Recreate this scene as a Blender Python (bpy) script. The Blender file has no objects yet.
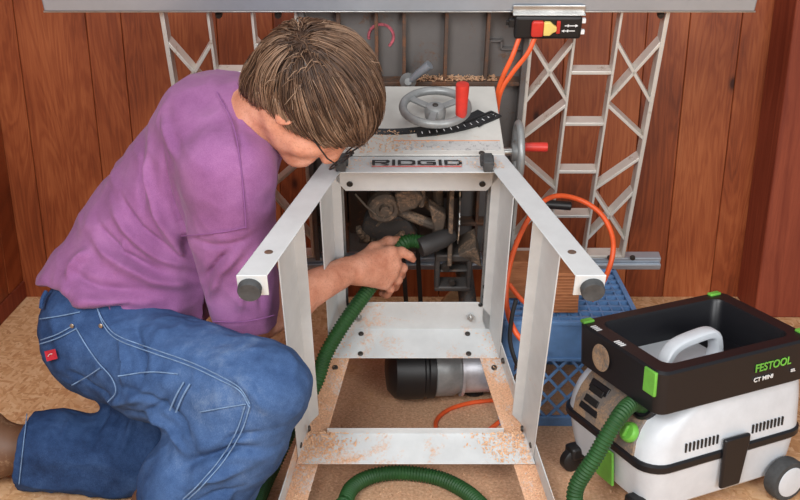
import bpy, math, random
import numpy as np
from mathutils import Vector, Matrix, Quaternion
C = bpy.context.scene.collection
SC = bpy.context.scene
R = math.radians
rng = random.Random(7)

# ------------------------------------------------------------------ camera, light, exposure
CAM_F, PITCH, CAM_H = 980.87, 0.350851, 1.19142
cam = bpy.data.cameras.new('camera'); cam.sensor_width = 36.0; cam.lens = CAM_F / 800 * 36.0
cam_o = bpy.data.objects.new('camera', cam); C.objects.link(cam_o)
cam_o.location = (0, 0, CAM_H); cam_o.rotation_euler = (math.pi / 2 - PITCH, 0, 0)
SC.camera = cam_o
w = bpy.data.worlds.new('world'); SC.world = w; w.use_nodes = True
w.node_tree.nodes['Background'].inputs[0].default_value = (0.94, 0.97, 1.0, 1)
w.node_tree.nodes['Background'].inputs[1].default_value = 0.36
def area(name, loc, target, size, power, col=(1, 1, 1)):
    l = bpy.data.lights.new(name, 'AREA'); l.shape = 'DISK'; l.size = size; l.energy = power; l.color = col
    o = bpy.data.objects.new(name, l); C.objects.link(o); o.location = loc
    o.rotation_euler = (Vector(target) - Vector(loc)).to_track_quat('-Z', 'Y').to_euler()
area('softbox_key', (-0.75, -0.55, 2.05), (0.0, 2.1, 0.3), 1.2, 66, (1, 1, 1))
area('softbox_fill', (1.1, -0.5, 1.25), (0.1, 2.1, 0.3), 1.2, 33, (1, 1, 1))
area('shop_lamp', (0.1, 1.6, 3.1), (0.1, 2.0, 0.0), 1.2, 8, (1, 0.97, 0.93))
vs = SC.view_settings
vs.view_transform = 'Standard'; vs.look = 'None'; vs.gamma = 1.0; vs.use_curve_mapping = False; vs.exposure = 0.0

# ------------------------------------------------------------------ helpers
def tag(o, label=None, cat=None, group=None, kind=None):
    if label: o['label'] = label
    if cat: o['category'] = cat
    if group: o['group'] = group
    if kind: o['kind'] = kind
    return o
def empty(name, loc=(0, 0, 0), rot=(0, 0, 0)):
    o = bpy.data.objects.new(name, None); C.objects.link(o); o.location = loc; o.rotation_euler = rot
    o.empty_display_size = 0.05
    return o
def at(px, py, Y):
    """the point of the room at distance Y that lies on the photo's sight line px, py"""
    c, s = math.cos(PITCH), math.sin(PITCH)
    a, b = (px - 400) / CAM_F, (250 - py) / CAM_F
    d = np.array([a, c + b * s, -s + b * c]); k = Y / d[1]
    return np.array([0, 0, CAM_H]) + d * k
def frame_axes(t):
    t = Vector(t).normalized()
    up = Vector((0, 0, 1)) if abs(t.z) < 0.9 else Vector((1, 0, 0))
    x = t.cross(up).normalized(); y = x.cross(t).normalized()
    return x, y, t
def smooth_path(pts, step):
    """Catmull-Rom through pts, resampled at about `step`"""
    P = [np.array(p, float) for p in pts]
    P = [2 * P[0] - P[1]] + P + [2 * P[-1] - P[-2]]
    out = []
    for i in range(1, len(P) - 2):
        p0, p1, p2, p3 = P[i - 1:i + 3]
        n = max(4, int(np.linalg.norm(p2 - p1) / 0.002))
        for k in range(n):
            t = k / n
            out.append(0.5 * ((2 * p1) + (-p0 + p2) * t + (2 * p0 - 5 * p1 + 4 * p2 - p3) * t * t + (-p0 + 3 * p1 - 3 * p2 + p3) * t ** 3))
    out.append(P[-2])
    out = np.array(out)
    L = np.concatenate([[0], np.cumsum(np.linalg.norm(np.diff(out, axis=0), axis=1))])
    n = max(2, int(L[-1] / step))
    s = np.linspace(0, L[-1], n + 1)
    return np.stack([np.interp(s, L, out[:, i]) for i in range(3)], 1)

class MB:
    def __init__(s): s.v = []; s.f = []
    def add(s, vs, fs):
        n = len(s.v); s.v += [tuple(map(float, p)) for p in vs]; s.f += [tuple(i + n for i in f) for f in fs]; return s
    def box(s, c, d, M=None):
        hx, hy, hz = d[0] / 2, d[1] / 2, d[2] / 2
        vs = [Vector((x, y, z)) for x in (-hx, hx) for y in (-hy, hy) for z in (-hz, hz)]
        if M is not None: vs = [M @ v for v in vs]
        vs = [v + Vector(c) for v in vs]
        return s.add(vs, [(0, 1, 3, 2), (4, 6, 7, 5), (0, 4, 5, 1), (2, 3, 7, 6), (0, 2, 6, 4), (1, 5, 7, 3)])
    def box2(s, a, b):
        return s.box([(a[i] + b[i]) / 2 for i in range(3)], [abs(b[i] - a[i]) for i in range(3)])
    def poly(s, loops, cap=True):
        """loft through equal-length loops of points"""
        n = len(loops[0]); vs = [p for l in loops for p in l]; fs = []
        for k in range(len(loops) - 1):
            for i in range(n):
                j = (i + 1) % n
                fs.append((k * n + i, k * n + j, (k + 1) * n + j, (k + 1) * n + i))
        if cap:
            fs.append(tuple(range(n - 1, -1, -1))); fs.append(tuple(range((len(loops) - 1) * n, len(loops) * n)))
        return s.add(vs, fs)
    def prism(s, pts, d):
        d = Vector(d)
        return s.poly([[Vector(p) for p in pts], [Vector(p) + d for p in pts]])
    def bar(s, a, b, wd, dp, up):
        """rectangular bar a->b, width wd across, dp along `up`"""
        a, b, up = Vector(a), Vector(b), Vector(up).normalized()
        x = (b - a).cross(up).normalized() * wd / 2; u = up * dp / 2
        return s.poly([[a - x - u, a + x - u, a + x + u, a - x + u], [b - x - u, b + x - u, b + x + u, b - x + u]])
    def tube(s, pts, r, n=12, closed=False, cap=True):
        P = [Vector(p) for p in pts]; m = len(P)
        rr = r if hasattr(r, '__len__') else [r] * m
        T = []
        for i in range(m):
            if closed: t = P[(i + 1) % m] - P[i - 1]
            else: t = P[min(i + 1, m - 1)] - P[max(i - 1, 0)]
            T.append(t.normalized())
        x, y, _ = frame_axes(T[0]); loops = []
        for i in range(m):
            if i:
                q = T[i - 1].rotation_difference(T[i]); x = q @ x
                x = (x - T[i] * x.dot(T[i])).normalized()
            y = T[i].cross(x)
            loops.append([P[i] + (x * math.cos(2 * math.pi * k / n) + y * math.sin(2 * math.pi * k / n)) * rr[i] for k in range(n)])
        if closed:
            vs = [p for l in loops for p in l]; fs = []
            for k in range(m):
                k2 = (k + 1) % m
                for i in range(n):
                    j = (i + 1) % n; fs.append((k * n + i, k * n + j, k2 * n + j, k2 * n + i))
            return s.add(vs, fs)
        return s.poly(loops, cap)
    def lathe(s, prof, o, axis, n=32):
        """prof: list of (radius, height along axis); o origin"""
        x, y, t = frame_axes(axis); o = Vector(o); loops = []
        for r_, h_ in prof:
            r_ = max(r_, 1e-5)
            loops.append([o + t * h_ + (x * math.cos(2 * math.pi * k / n) + y * math.sin(2 * math.pi * k / n)) * r_ for k in range(n)])
        return s.poly(loops, True)
    def cyl(s, a, b, r, n=24):
        a, b = Vector(a), Vector(b)
        return s.lathe([(r, 0), (r, (b - a).length)], a, b - a, n)
    def torus(s, o, axis, Rr, r, n=48, m=12):
        x, y, t = frame_axes(axis); o = Vector(o)
        return s.tube([o + (x * math.cos(2 * math.pi * k / n) + y * math.sin(2 * math.pi * k / n)) * Rr for k in range(n)], r, m, True)
    def build(s, name, m, parent=None, bevel=0, angle=35, smooth=True, seg=2):
        me = bpy.data.meshes.new(name); me.from_pydata(s.v, [], s.f); me.validate(); me.update()
        import bmesh
        bm = bmesh.new(); bm.from_mesh(me); bmesh.ops.recalc_face_normals(bm, faces=bm.faces); bm.to_mesh(me); bm.free()
        if smooth:
            me.shade_smooth(); me.set_sharp_from_angle(angle=R(angle))
        o = bpy.data.objects.new(name, me); C.objects.link(o)
        if m: me.materials.append(m)
        if parent: o.parent = parent
        if bevel:
            b = o.modifiers.new('bevel', 'BEVEL'); b.width = bevel; b.segments = seg; b.limit_method = 'ANGLE'; b.angle_limit = R(40); b.use_clamp_overlap = True
        return o

def s2l(c):
    c = [x / 255 for x in c]
    return tuple(x / 12.92 if x <= .04045 else ((x + .055) / 1.055) ** 2.4 for x in c) + (1,)
class NT:
    """small node-tree writer"""
    def __init__(s, name):
        s.m = bpy.data.materials.new(name); s.m.use_nodes = True; s.t = s.m.node_tree
        s.b = s.t.nodes['Principled BSDF']; s.tc = s.n('ShaderNodeTexCoord')
    def n(s, typ, **kw):
        o = s.t.nodes.new(typ)
        for k, v in kw.items(): setattr(o, k, v)
        return o
    def l(s, a, b): s.t.links.new(a, b)
    def map(s, scale, rot=(0, 0, 0), loc=(0, 0, 0), src=None):
        m = s.n('ShaderNodeMapping'); m.inputs['Scale'].default_value = scale; m.inputs['Rotation'].default_value = rot; m.inputs['Location'].default_value = loc
        s.l(src or s.tc.outputs['Object'], m.inputs['Vector']); return m.outputs[0]
    def noise(s, vec, scale, detail=4, rough=.6, dist=0):
        o = s.n('ShaderNodeTexNoise'); o.inputs['Scale'].default_value = scale; o.inputs['Detail'].default_value = detail
        o.inputs['Roughness'].default_value = rough; o.inputs['Distortion'].default_value = dist
        s.l(vec, o.inputs['Vector']); return o
    def ramp(s, fac, stops, interp='LINEAR'):
        o = s.n('ShaderNodeValToRGB'); o.color_ramp.interpolation = interp
        e = o.color_ramp.elements
        while len(e) < len(stops): e.new(0.5)
        for i, (p, c) in enumerate(stops): e[i].position = p; e[i].color = c if len(c) == 4 else s2l(c)
        s.l(fac, o.inputs[0]); return o.outputs[0]
    def mix(s, fac, a, b, mode='MIX'):
        o = s.n('ShaderNodeMix', data_type='RGBA', blend_type=mode)
        for sock, v in ((o.inputs[0], fac), (o.inputs[6], a), (o.inputs[7], b)):
            if hasattr(v, 'is_output'): s.l(v, sock)
            else: sock.default_value = v if not isinstance(v, (tuple, list)) or len(v) == 4 else s2l(v)
        return o.outputs[2]
    def math(s, op, a, b=0.0):
        o = s.n('ShaderNodeMath', operation=op)
        for sock, v in ((o.inputs[0], a), (o.inputs[1], b)):
            if hasattr(v, 'is_output'): s.l(v, sock)
            else: sock.default_value = v
        return o.outputs[0]
    def bump(s, height, strength=.3, dist=.002):
        o = s.n('ShaderNodeBump'); o.inputs['Strength'].default_value = strength; o.inputs['Distance'].default_value = dist
        s.l(height, o.inputs['Height']); s.l(o.outputs[0], s.b.inputs['Normal'])
    def col(s, v):
        if hasattr(v, 'is_output'): s.l(v, s.b.inputs['Base Color'])
        else: s.b.inputs['Base Color'].default_value = v
        return s
    def pr(s, rough=.5, metal=0.0, spec=.5, coat=0.0):
        s.b.inputs['Roughness'].default_value = rough; s.b.inputs['Metallic'].default_value = metal
        s.b.inputs['Specular IOR Level'].default_value = spec; s.b.inputs['Coat Weight'].default_value = coat
        return s
def plain(name, c, rough=.5, metal=0.0, var=.12, scale=18, bump=0, spec=.5):
    """colour with a little mottling"""
    t = NT(name); t.pr(rough, metal, spec)
    n = t.noise(t.tc.outputs['Object'], scale, 5, .65)
    dk = tuple(x * (1 - var) for x in c); lt = tuple(min(255, x * (1 + var * .5)) for x in c)
    t.col(t.ramp(n.outputs[0], [(.3, dk), (.7, lt)]))
    if bump: t.bump(n.outputs[0], bump)
    return t.m
def dusty(name, c, dust, amount, rough=.5, metal=0.0, scale=9, top=None):
    """painted surface with blotches of dust lying on it"""
    t = NT(name); t.pr(rough, metal)
    n1 = t.noise(t.tc.outputs['Object'], scale, 6, .7, .6); n2 = t.noise(t.tc.outputs['Object'], 190, 3, .7)
    v = t.math('ADD', n1.outputs[0], t.math('MULTIPLY', t.math('SUBTRACT', n2.outputs[0], .5), .32))
    fac = t.ramp(v, [(1 - amount, (0, 0, 0, 1)), (min(1, 1 - amount + .13), (1, 1, 1, 1))])
    n3 = t.noise(t.tc.outputs['Object'], 320, 2, .6)
    dcol = t.ramp(n3.outputs[0], [(.32, tuple(x * .84 for x in dust)), (.62, dust)])
    n4 = t.noise(t.tc.outputs['Object'], 25, 4, .6)
    base = t.ramp(n4.outputs[0], [(.3, tuple(x * .95 for x in c)), (.7, c)])
    t.col(t.mix(fac, base, dcol)); t.bump(t.math('MULTIPLY', fac, n2.outputs[0]), .4, .002)
    return t.m

# ------------------------------------------------------------------ materials
M = {}
def wall_mat():
    t = NT('stained_boards'); t.pr(.42, 0, .35)
    a = t.n('ShaderNodeAttribute', attribute_name='board')
    off = t.n('ShaderNodeCombineXYZ'); t.l(t.math('MULTIPLY', a.outputs['Fac'], 37.0), off.inputs[0]); t.l(t.math('MULTIPLY', a.outputs['Fac'], 11.0), off.inputs[2])
    add = t.n('ShaderNodeVectorMath', operation='ADD'); t.l(t.tc.outputs['Object'], add.inputs[0]); t.l(off.outputs[0], add.inputs[1])
    P = add.outputs[0]
    big = t.noise(t.map((9, 1, 1.3), src=P), 1.0, 4, .55, 1.2)           # wandering figure
    rings = t.n('ShaderNodeMath', operation='SINE'); t.l(t.math('MULTIPLY', big.outputs[0], 70.0), rings.inputs[0])
    fine = t.noise(t.map((160, 30, 4), src=P), 1.0, 4, .6)
    blot = t.noise(t.map((2.2, 1, 1.5), src=P), 1.6, 3, .5, .4)
    v = t.math('ADD', t.math('MULTIPLY', rings.outputs[0], .042), t.math('ADD', t.math('MULTIPLY', fine.outputs[0], .30), t.math('MULTIPLY', blot.outputs[0], .66)))
    v = t.math('ADD', v, t.math('MULTIPLY', t.math('SUBTRACT', a.outputs['Fac'], .5), .13))
    c = t.ramp(v, [(.26, (96, 42, 23)), (.45, (142, 70, 38)), (.6, (167, 92, 53)), (.8, (190, 117, 74))])
    vo = t.n('ShaderNodeTexVoronoi'); vo.inputs['Scale'].default_value = 1.0; t.l(t.map((6.2, .01, 3.4), src=P), vo.inputs['Vector'])
    k = t.ramp(vo.outputs['Distance'], [(.035, (1, 1, 1, 1)), (.075, (.35, .35, .35, 1)), (.12, (0, 0, 0, 1))])
    c = t.mix(k, c, (62, 24, 14))
    t.col(c); t.bump(t.math('ADD', fine.outputs[0], t.math('MULTIPLY', rings.outputs[0], .15)), .25, .001)
    return t.m
def osb_mat():
    t = NT('strand_board'); t.pr(.7, 0, .25)
    w_ = t.noise(t.tc.outputs['Object'], 5, 2).outputs['Color']
    def flakes(rot, sc, seed):
        d = t.mix(.012, t.map((1, 1, 1), (0, 0, rot), (seed, 0, 0)), w_, 'ADD')
        v = t.n('ShaderNodeTexVoronoi'); v.inputs['Scale'].default_value = 1; v.inputs['Randomness'].default_value = 1
        t.l(t.map(sc, src=d), v.inputs['Vector'])
        sx = t.n('ShaderNodeSeparateColor'); t.l(v.outputs['Color'], sx.inputs[0]); return sx
    a = flakes(.15, (26, 110, 1), 0); b = flakes(1.75, (24, 120, 1), 3.1); c = flakes(.9, (28, 100, 1), 7.7)
    pick = t.math('GREATER_THAN', a.outputs[1], .45); pick2 = t.math('GREATER_THAN', b.outputs[1], .6)
    v = t.mix(pick, a.outputs[0], b.outputs[0]); v = t.mix(pick2, v, c.outputs[0])
    fine = t.noise(t.map((30, 120, 1), (0, 0, .3)), 1, 3, .6)
    v = t.math('ADD', t.math('MULTIPLY', v, .75), t.math('MULTIPLY', fine.outputs[0], .3))
    col = t.ramp(v, [(.0, (180, 126, 84)), (.3, (206, 156, 110)), (.6, (221, 175, 130)), (1, (234, 196, 154))])
    # reddish sawdust trodden over the middle of the floor
    g = t.n('ShaderNodeVectorMath', operation='DISTANCE'); t.l(t.map((1, 1.1, 0)), g.inputs[0]); g.inputs[1].default_value = (.02, 2.1, 0)
    n = t.noise(t.tc.outputs['Object'], 9, 6, .75, .5)
    n2 = t.noise(t.tc.outputs['Object'], 150, 3, .7)
    m_ = t.math('SUBTRACT', t.math('ADD', n.outputs[0], t.math('MULTIPLY', n2.outputs[0], .35)), t.math('MULTIPLY', g.outputs['Value'], .62))
    fac = t.ramp(m_, [(.16, (0, 0, 0, 1)), (.44, (1, 1, 1, 1))])
    dcol = t.ramp(n2.outputs[0], [(.3, (172, 130, 102)), (.55, (214, 170, 138)), (.75, (238, 204, 174))])
    col = t.mix(t.math('MULTIPLY', fac, .85), col, dcol)
    t.col(col); t.bump(v, .3, .002)
    return t.m
def wood_mat(name, c1, c2, sc=(8, 60, 60)):
    t = NT(name); t.pr(.65, 0, .3)
    n = t.noise(t.map(sc), 1, 5, .65, 1.2)
    t.col(t.ramp(n.outputs[0], [(.3, c1), (.7, c2)])); t.bump(n.outputs[0], .3, .001)
    return t.m
M['wall'] = wall_mat(); M['osb'] = osb_mat()
M['gap'] = plain('dark_gap', (30, 14, 9), .9)
M['post'] = wood_mat('dark_stained_post', (112, 46, 30), (150, 74, 50), (30, 30, 2))
M['sawpaint'] = dusty('grey_powder_coat', (205, 208, 209), (206, 158, 122), .30, .42)
M['sawdustpaint'] = dusty('grey_powder_coat_dusty', (204, 207, 208), (226, 176, 140), .66, .5, 0, 5)
M['sawmid'] = dusty('grey_powder_coat_light_dust', (205, 208, 209), (226, 178, 142), .48, .5, 0, 6)
M['panelpaint'] = dusty('grey_panel_paint', (205, 202, 196), (205, 180, 156), .36, .45)
M['iron'] = dusty('cast_iron_underside', (112, 108, 106), (120, 92, 74), .42, .65, .2, 14)
M['rust'] = dusty('rusty_rib', (96, 78, 68), (128, 88, 64), .52, .7, .2, 20)
M['lattice'] = dusty('cast_aluminium', (224, 220, 212), (176, 148, 122), .40, .42, .35, 22)
M['alu'] = plain('brushed_rail', (176, 184, 194), .38, .55, .06, 5)
M['steel'] = plain('bright_steel', (190, 190, 188), .3, .8)
M['darksteel'] = dusty('dirty_dark_steel', (84, 80, 78), (132, 104, 84), .44, .6, .4, 25)
M['grease'] = dusty('dusty_mechanism', (100, 88, 78), (164, 136, 112), .50, .7, .2, 30)
M['castgrey'] = plain('grey_cast_metal', (150, 152, 152), .42, .35, .1, 30)
M['red'] = plain('red_plastic', (205, 52, 42), .4)
M['black'] = plain('black_plastic', (26, 25, 26), .45)
M['rubber'] = plain('dark_rubber', (66, 67, 68), .75, 0, .2, 60, .2)
M['bolt'] = plain('dark_bolt', (70, 64, 60), .5, .5)
M['yellow'] = plain('yellow_key', (240, 212, 120), .45)
M['white'] = plain('white_print', (235, 235, 235), .6)
M['label'] = dusty('paper_label', (196, 194, 192), (150, 148, 150), .46, .6, 0, 120)
M['orange_line'] = plain('orange_line', (226, 150, 100), .6)
M['chalk'] = plain('pink_chalk', (186, 92, 104), .8, 0, .4, 80)
M['orange'] = plain('orange_cord', (232, 92, 40), .45)
M['textblack'] = plain('black_print', (40, 40, 42), .6)
M['textred'] = plain('red_print', (200, 60, 50), .6)
M['hose'] = plain('green_hose', (32, 78, 33), .55, 0, .12, 20)
M['hosedark'] = plain('dark_nozzle', (52, 50, 50), .6)
M['crate'] = plain('blue_crate_plastic', (104, 146, 198), .5, 0, .12, 14)
M['block'] = wood_mat('end_grain_block', (140, 84, 52), (180, 118, 78), (12, 12, 90))
M['chip'] = wood_mat('wood_chips', (206, 150, 112), (240, 204, 168), (90, 90, 90))
M['chipboard'] = wood_mat('raw_board_scrap', (150, 112, 78), (186, 146, 106), (40, 40, 40))
M['vacwhite'] = dusty('vacuum_shell', (214, 219, 225), (200, 188, 176), .28, .38, 0, 5)
M['vacblack'] = dusty('vacuum_black_shell', (20, 20, 25), (92, 86, 84), .27, .38, 0, 6)
M['vacpanel'] = dusty('dusty_control_panel', (118, 110, 104), (170, 140, 112), .58, .65, 0, 14)
M['vacgreen'] = plain('lime_plastic', (112, 186, 70), .45)
M['motorsilver'] = plain('motor_silver', (206, 206, 212), .4, .6)
M['glass'] = plain('lens', (200, 205, 210), .1)

# ------------------------------------------------------------------ setting
WY = 2.83
def setting():
    f = MB().box2((-3.2, -1.5, -.05), (3.2, WY + .2, 0)).build('floor', M['osb']); tag(f, kind='structure')
    edges = [-3.2, -2.9, -2.66, -2.44, -2.2, -1.98, -1.72, -1.46, -1.29, -1.09, -.89, -.79, -.66, -.52, -.36, -.2, -.05, .12, .30, .47, 0.60, .70, .821, .968, 1.062, 1.30, 1.5, 1.7, 1.92, 2.15, 2.4, 2.62, 2.9, 3.2]
    m = MB(); vals = []
    for a, b in zip(edges[:-1], edges[1:]):
        g = .0007; ch = .0016
        n0 = len(m.f)
        pts = [(a + g, WY + .02, 0), (a + g, WY + ch, 0), (a + g + ch, WY, 0), (b - g - ch, WY, 0), (b - g, WY + ch, 0), (b - g, WY + .02, 0)]
        m.prism(pts, (0, 0, 2.7)); v = rng.random(); vals += [v] * (len(m.f) - n0)
    o = m.build('wall_back', M['wall'], smooth=False)
    at_ = o.data.attributes.new('board', 'FLOAT', 'FACE')
    for i, v in enumerate(vals): at_.data[i].value = v
    tag(o, kind='structure')
    bk = MB().box2((-3.2, WY + .02, 0), (3.2, WY + .06, 2.7)).build('wall_back_sheathing', M['gap']); tag(bk, kind='structure')
    # corner posts that stand out from the boards
    p = MB().box2((1.052, WY - .16, 0), (1.33, WY, 2.7)).build('trim_1', M['post'], bevel=.004); tag(p, kind='structure')
    m = MB(); vals = []; y = WY
    for wd in (.12, .16, .11, .18, .14, .2, .15, .17, .2):
        n0 = len(m.f); g = .0016; ch = .003
        m.prism([(-1.19, y - g, .058), (-1.17 - ch, y - g, .058), (-1.17, y - g - ch, .058), (-1.17, y - wd + g + ch, .058), (-1.17 - ch, y - wd + g, .058), (-1.19, y - wd + g, .058)], (0, 0, 2.64))
        vals += [rng.random()] * (len(m.f) - n0); y -= wd
    o = m.build('wall_left', M['wall'], smooth=False)
    at_ = o.data.attributes.new('board', 'FLOAT', 'FACE')
    for i, v in enumerate(vals): at_.data[i].value = v
    tag(o, kind='structure')
    p = MB().box2((-1.22, y, 0), (-1.166, WY, .055)).build('baseboard_left', M['post'], bevel=.003); tag(p, kind='structure')
setting()
#PART2

# ------------------------------------------------------------------ table saw (tipped on its back; local axes u across, v along the table, w from table top to feet)
TILT = .3307
SX, SY, SZ = .0323, 2.4581, .2918
VC = .343
def saw_world(u, v, w_):
    c, s = math.cos(TILT), math.sin(TILT)
    return np.array([SX + u, SY - v * s - w_ * c, SZ + v * c - w_ * s])
def saw_local(X):
    c, s = math.cos(TILT), math.sin(TILT); dy, dz = X[1] - SY, X[2] - SZ
    return (X[0] - SX, -dy * s + dz * c, -dy * c - dz * s)
def corner(w_, su, sv, inset=0.0):
    k = (w_ - .4195) / .48
    return Vector((su * (.1746 + k * .1068 - inset), VC + sv * (.2367 + k * .1006 - inset), w_))
def sheet(m, quad, nrm, th):
    m.prism(quad, Vector(nrm).normalized() * th)
saw = empty('table_saw', (SX, SY, SZ), (math.pi / 2 + TILT, 0, 0))
tag(saw, 'grey contractor table saw tipped on its back, open splayed stand facing out', 'table saw')
def part(m, name, mt, parent=None, **k): return m.build(name, mt, parent or saw, **k)
def disc(u, v, w_, ax, r, h_, name='bolt', mt=None, parent=None, n=14):
    a = Vector(ax).normalized()
    return part(MB().lathe([(r * .85, h_), (r, h_ * .6), (r, 0), (0.0001, 0)][::-1][1:] if False else [(r, 0), (r, h_ * .6), (r * .8, h_)], (u, v, w_), a, n), name, mt or M['bolt'], parent)

def saw_table():
    m = MB().box2((-.254, 0, 0), (.254, .711, .009))
    tt = part(m, 'table_top', M['iron'], bevel=.002)
    for u in (-.169, -.085, -.023, .071, .164):
        part(MB().box2((u - .004, .02, .008), (u + .004, .711, .036)), 'rib', M['rust'], tt, bevel=.0015)
    for v in (.115, .522):
        part(MB().box2((-.25, v - .005, .008), (.25, v + .005, .038)), 'rib', M['rust'], tt, bevel=.0015)
    for u in (-.249, .249):
        part(MB().box2((u - .006, .0, .008), (u + .006, .711, .045)), 'rib', M['iron'], tt, bevel=.0015)
    part(MB().box2((.195, .60, .008), (.245, .604, .02)).box2((.195, .60, .008), (.199, .625, .02)).box2((.165, .62, .008), (.199, .624, .02)), 'rib', M['iron'], tt)
    c = [(-.075 + .028 * math.cos(a), .628 + .03 * math.sin(a), .0095) for a in [R(x) for x in range(-50, 200, 10)]]
    part(MB().tube(c, .0035, 6), 'chalk_mark', M['chalk'], tt)
    # lattice wings
    for sgn in (1, -1):
        wi = empty('extension_wing'); wi.parent = saw
        U = lambda u: sgn * u
        m = MB(); D = .036
        for u, th in ((.2605, .009), (.3575, .006), (.4545, .006), (.5555, .010)):
            m.box2((U(u) - th / 2, .002, .001), (U(u) + th / 2, .712, D))
        for v in (.005, .718): m.box2((U(.258), v - .004, .001), (U(.558), v + .004, D))
        part(m, 'wing_frame', M['lattice'], wi, bevel=.0015)
        for k in range(1, 5): part(MB().box2((U(.36), k * .1372 - .0045, .002), (U(.452), k * .1372 + .0045, D - .002)), 'rung', M['lattice'], wi, bevel=.0015)
        def br(u1, v1, u2, v2): part(MB().bar((U(u1), v1, D / 2), (U(u2), v2, D / 2), .0075, D - .004, (0, 0, 1)), 'brace', M['lattice'], wi, bevel=.001)
        for a, b in ((.4545, .5525), (.3575, .2625)):
            for vc in (.137, .549):
                br(a, vc - .075, b, vc + .075); br(a, vc + .075, b, vc - .075)
            br(a, .464, b, .372); br(a, .222, b, .314)
    # rails
    fr = MB().box2((-.80, .7155, .0), (.733, .79, .066))
    part(fr, 'front_rail', M['alu'], bevel=.003)
    part(MB().box2((-.803, .712, .002), (.736, .7155, .064)), 'rail_lip', M['steel'], None, bevel=.001)
    part(MB().box2((-.72, -.036, .0), (.66, -.004, .03)).box2((-.72, -.036, .03), (.66, -.018, .04)), 'rear_rail', M['alu'], bevel=.003)
    for u in (-.43, -.30, .22, .54): disc(u, .695, .03, (0, -.2, 1), .008, .012)
    for u in (.52, .58): disc(u, .006, .037, (0, 0, 1), .007, .008)
saw_table()

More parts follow.
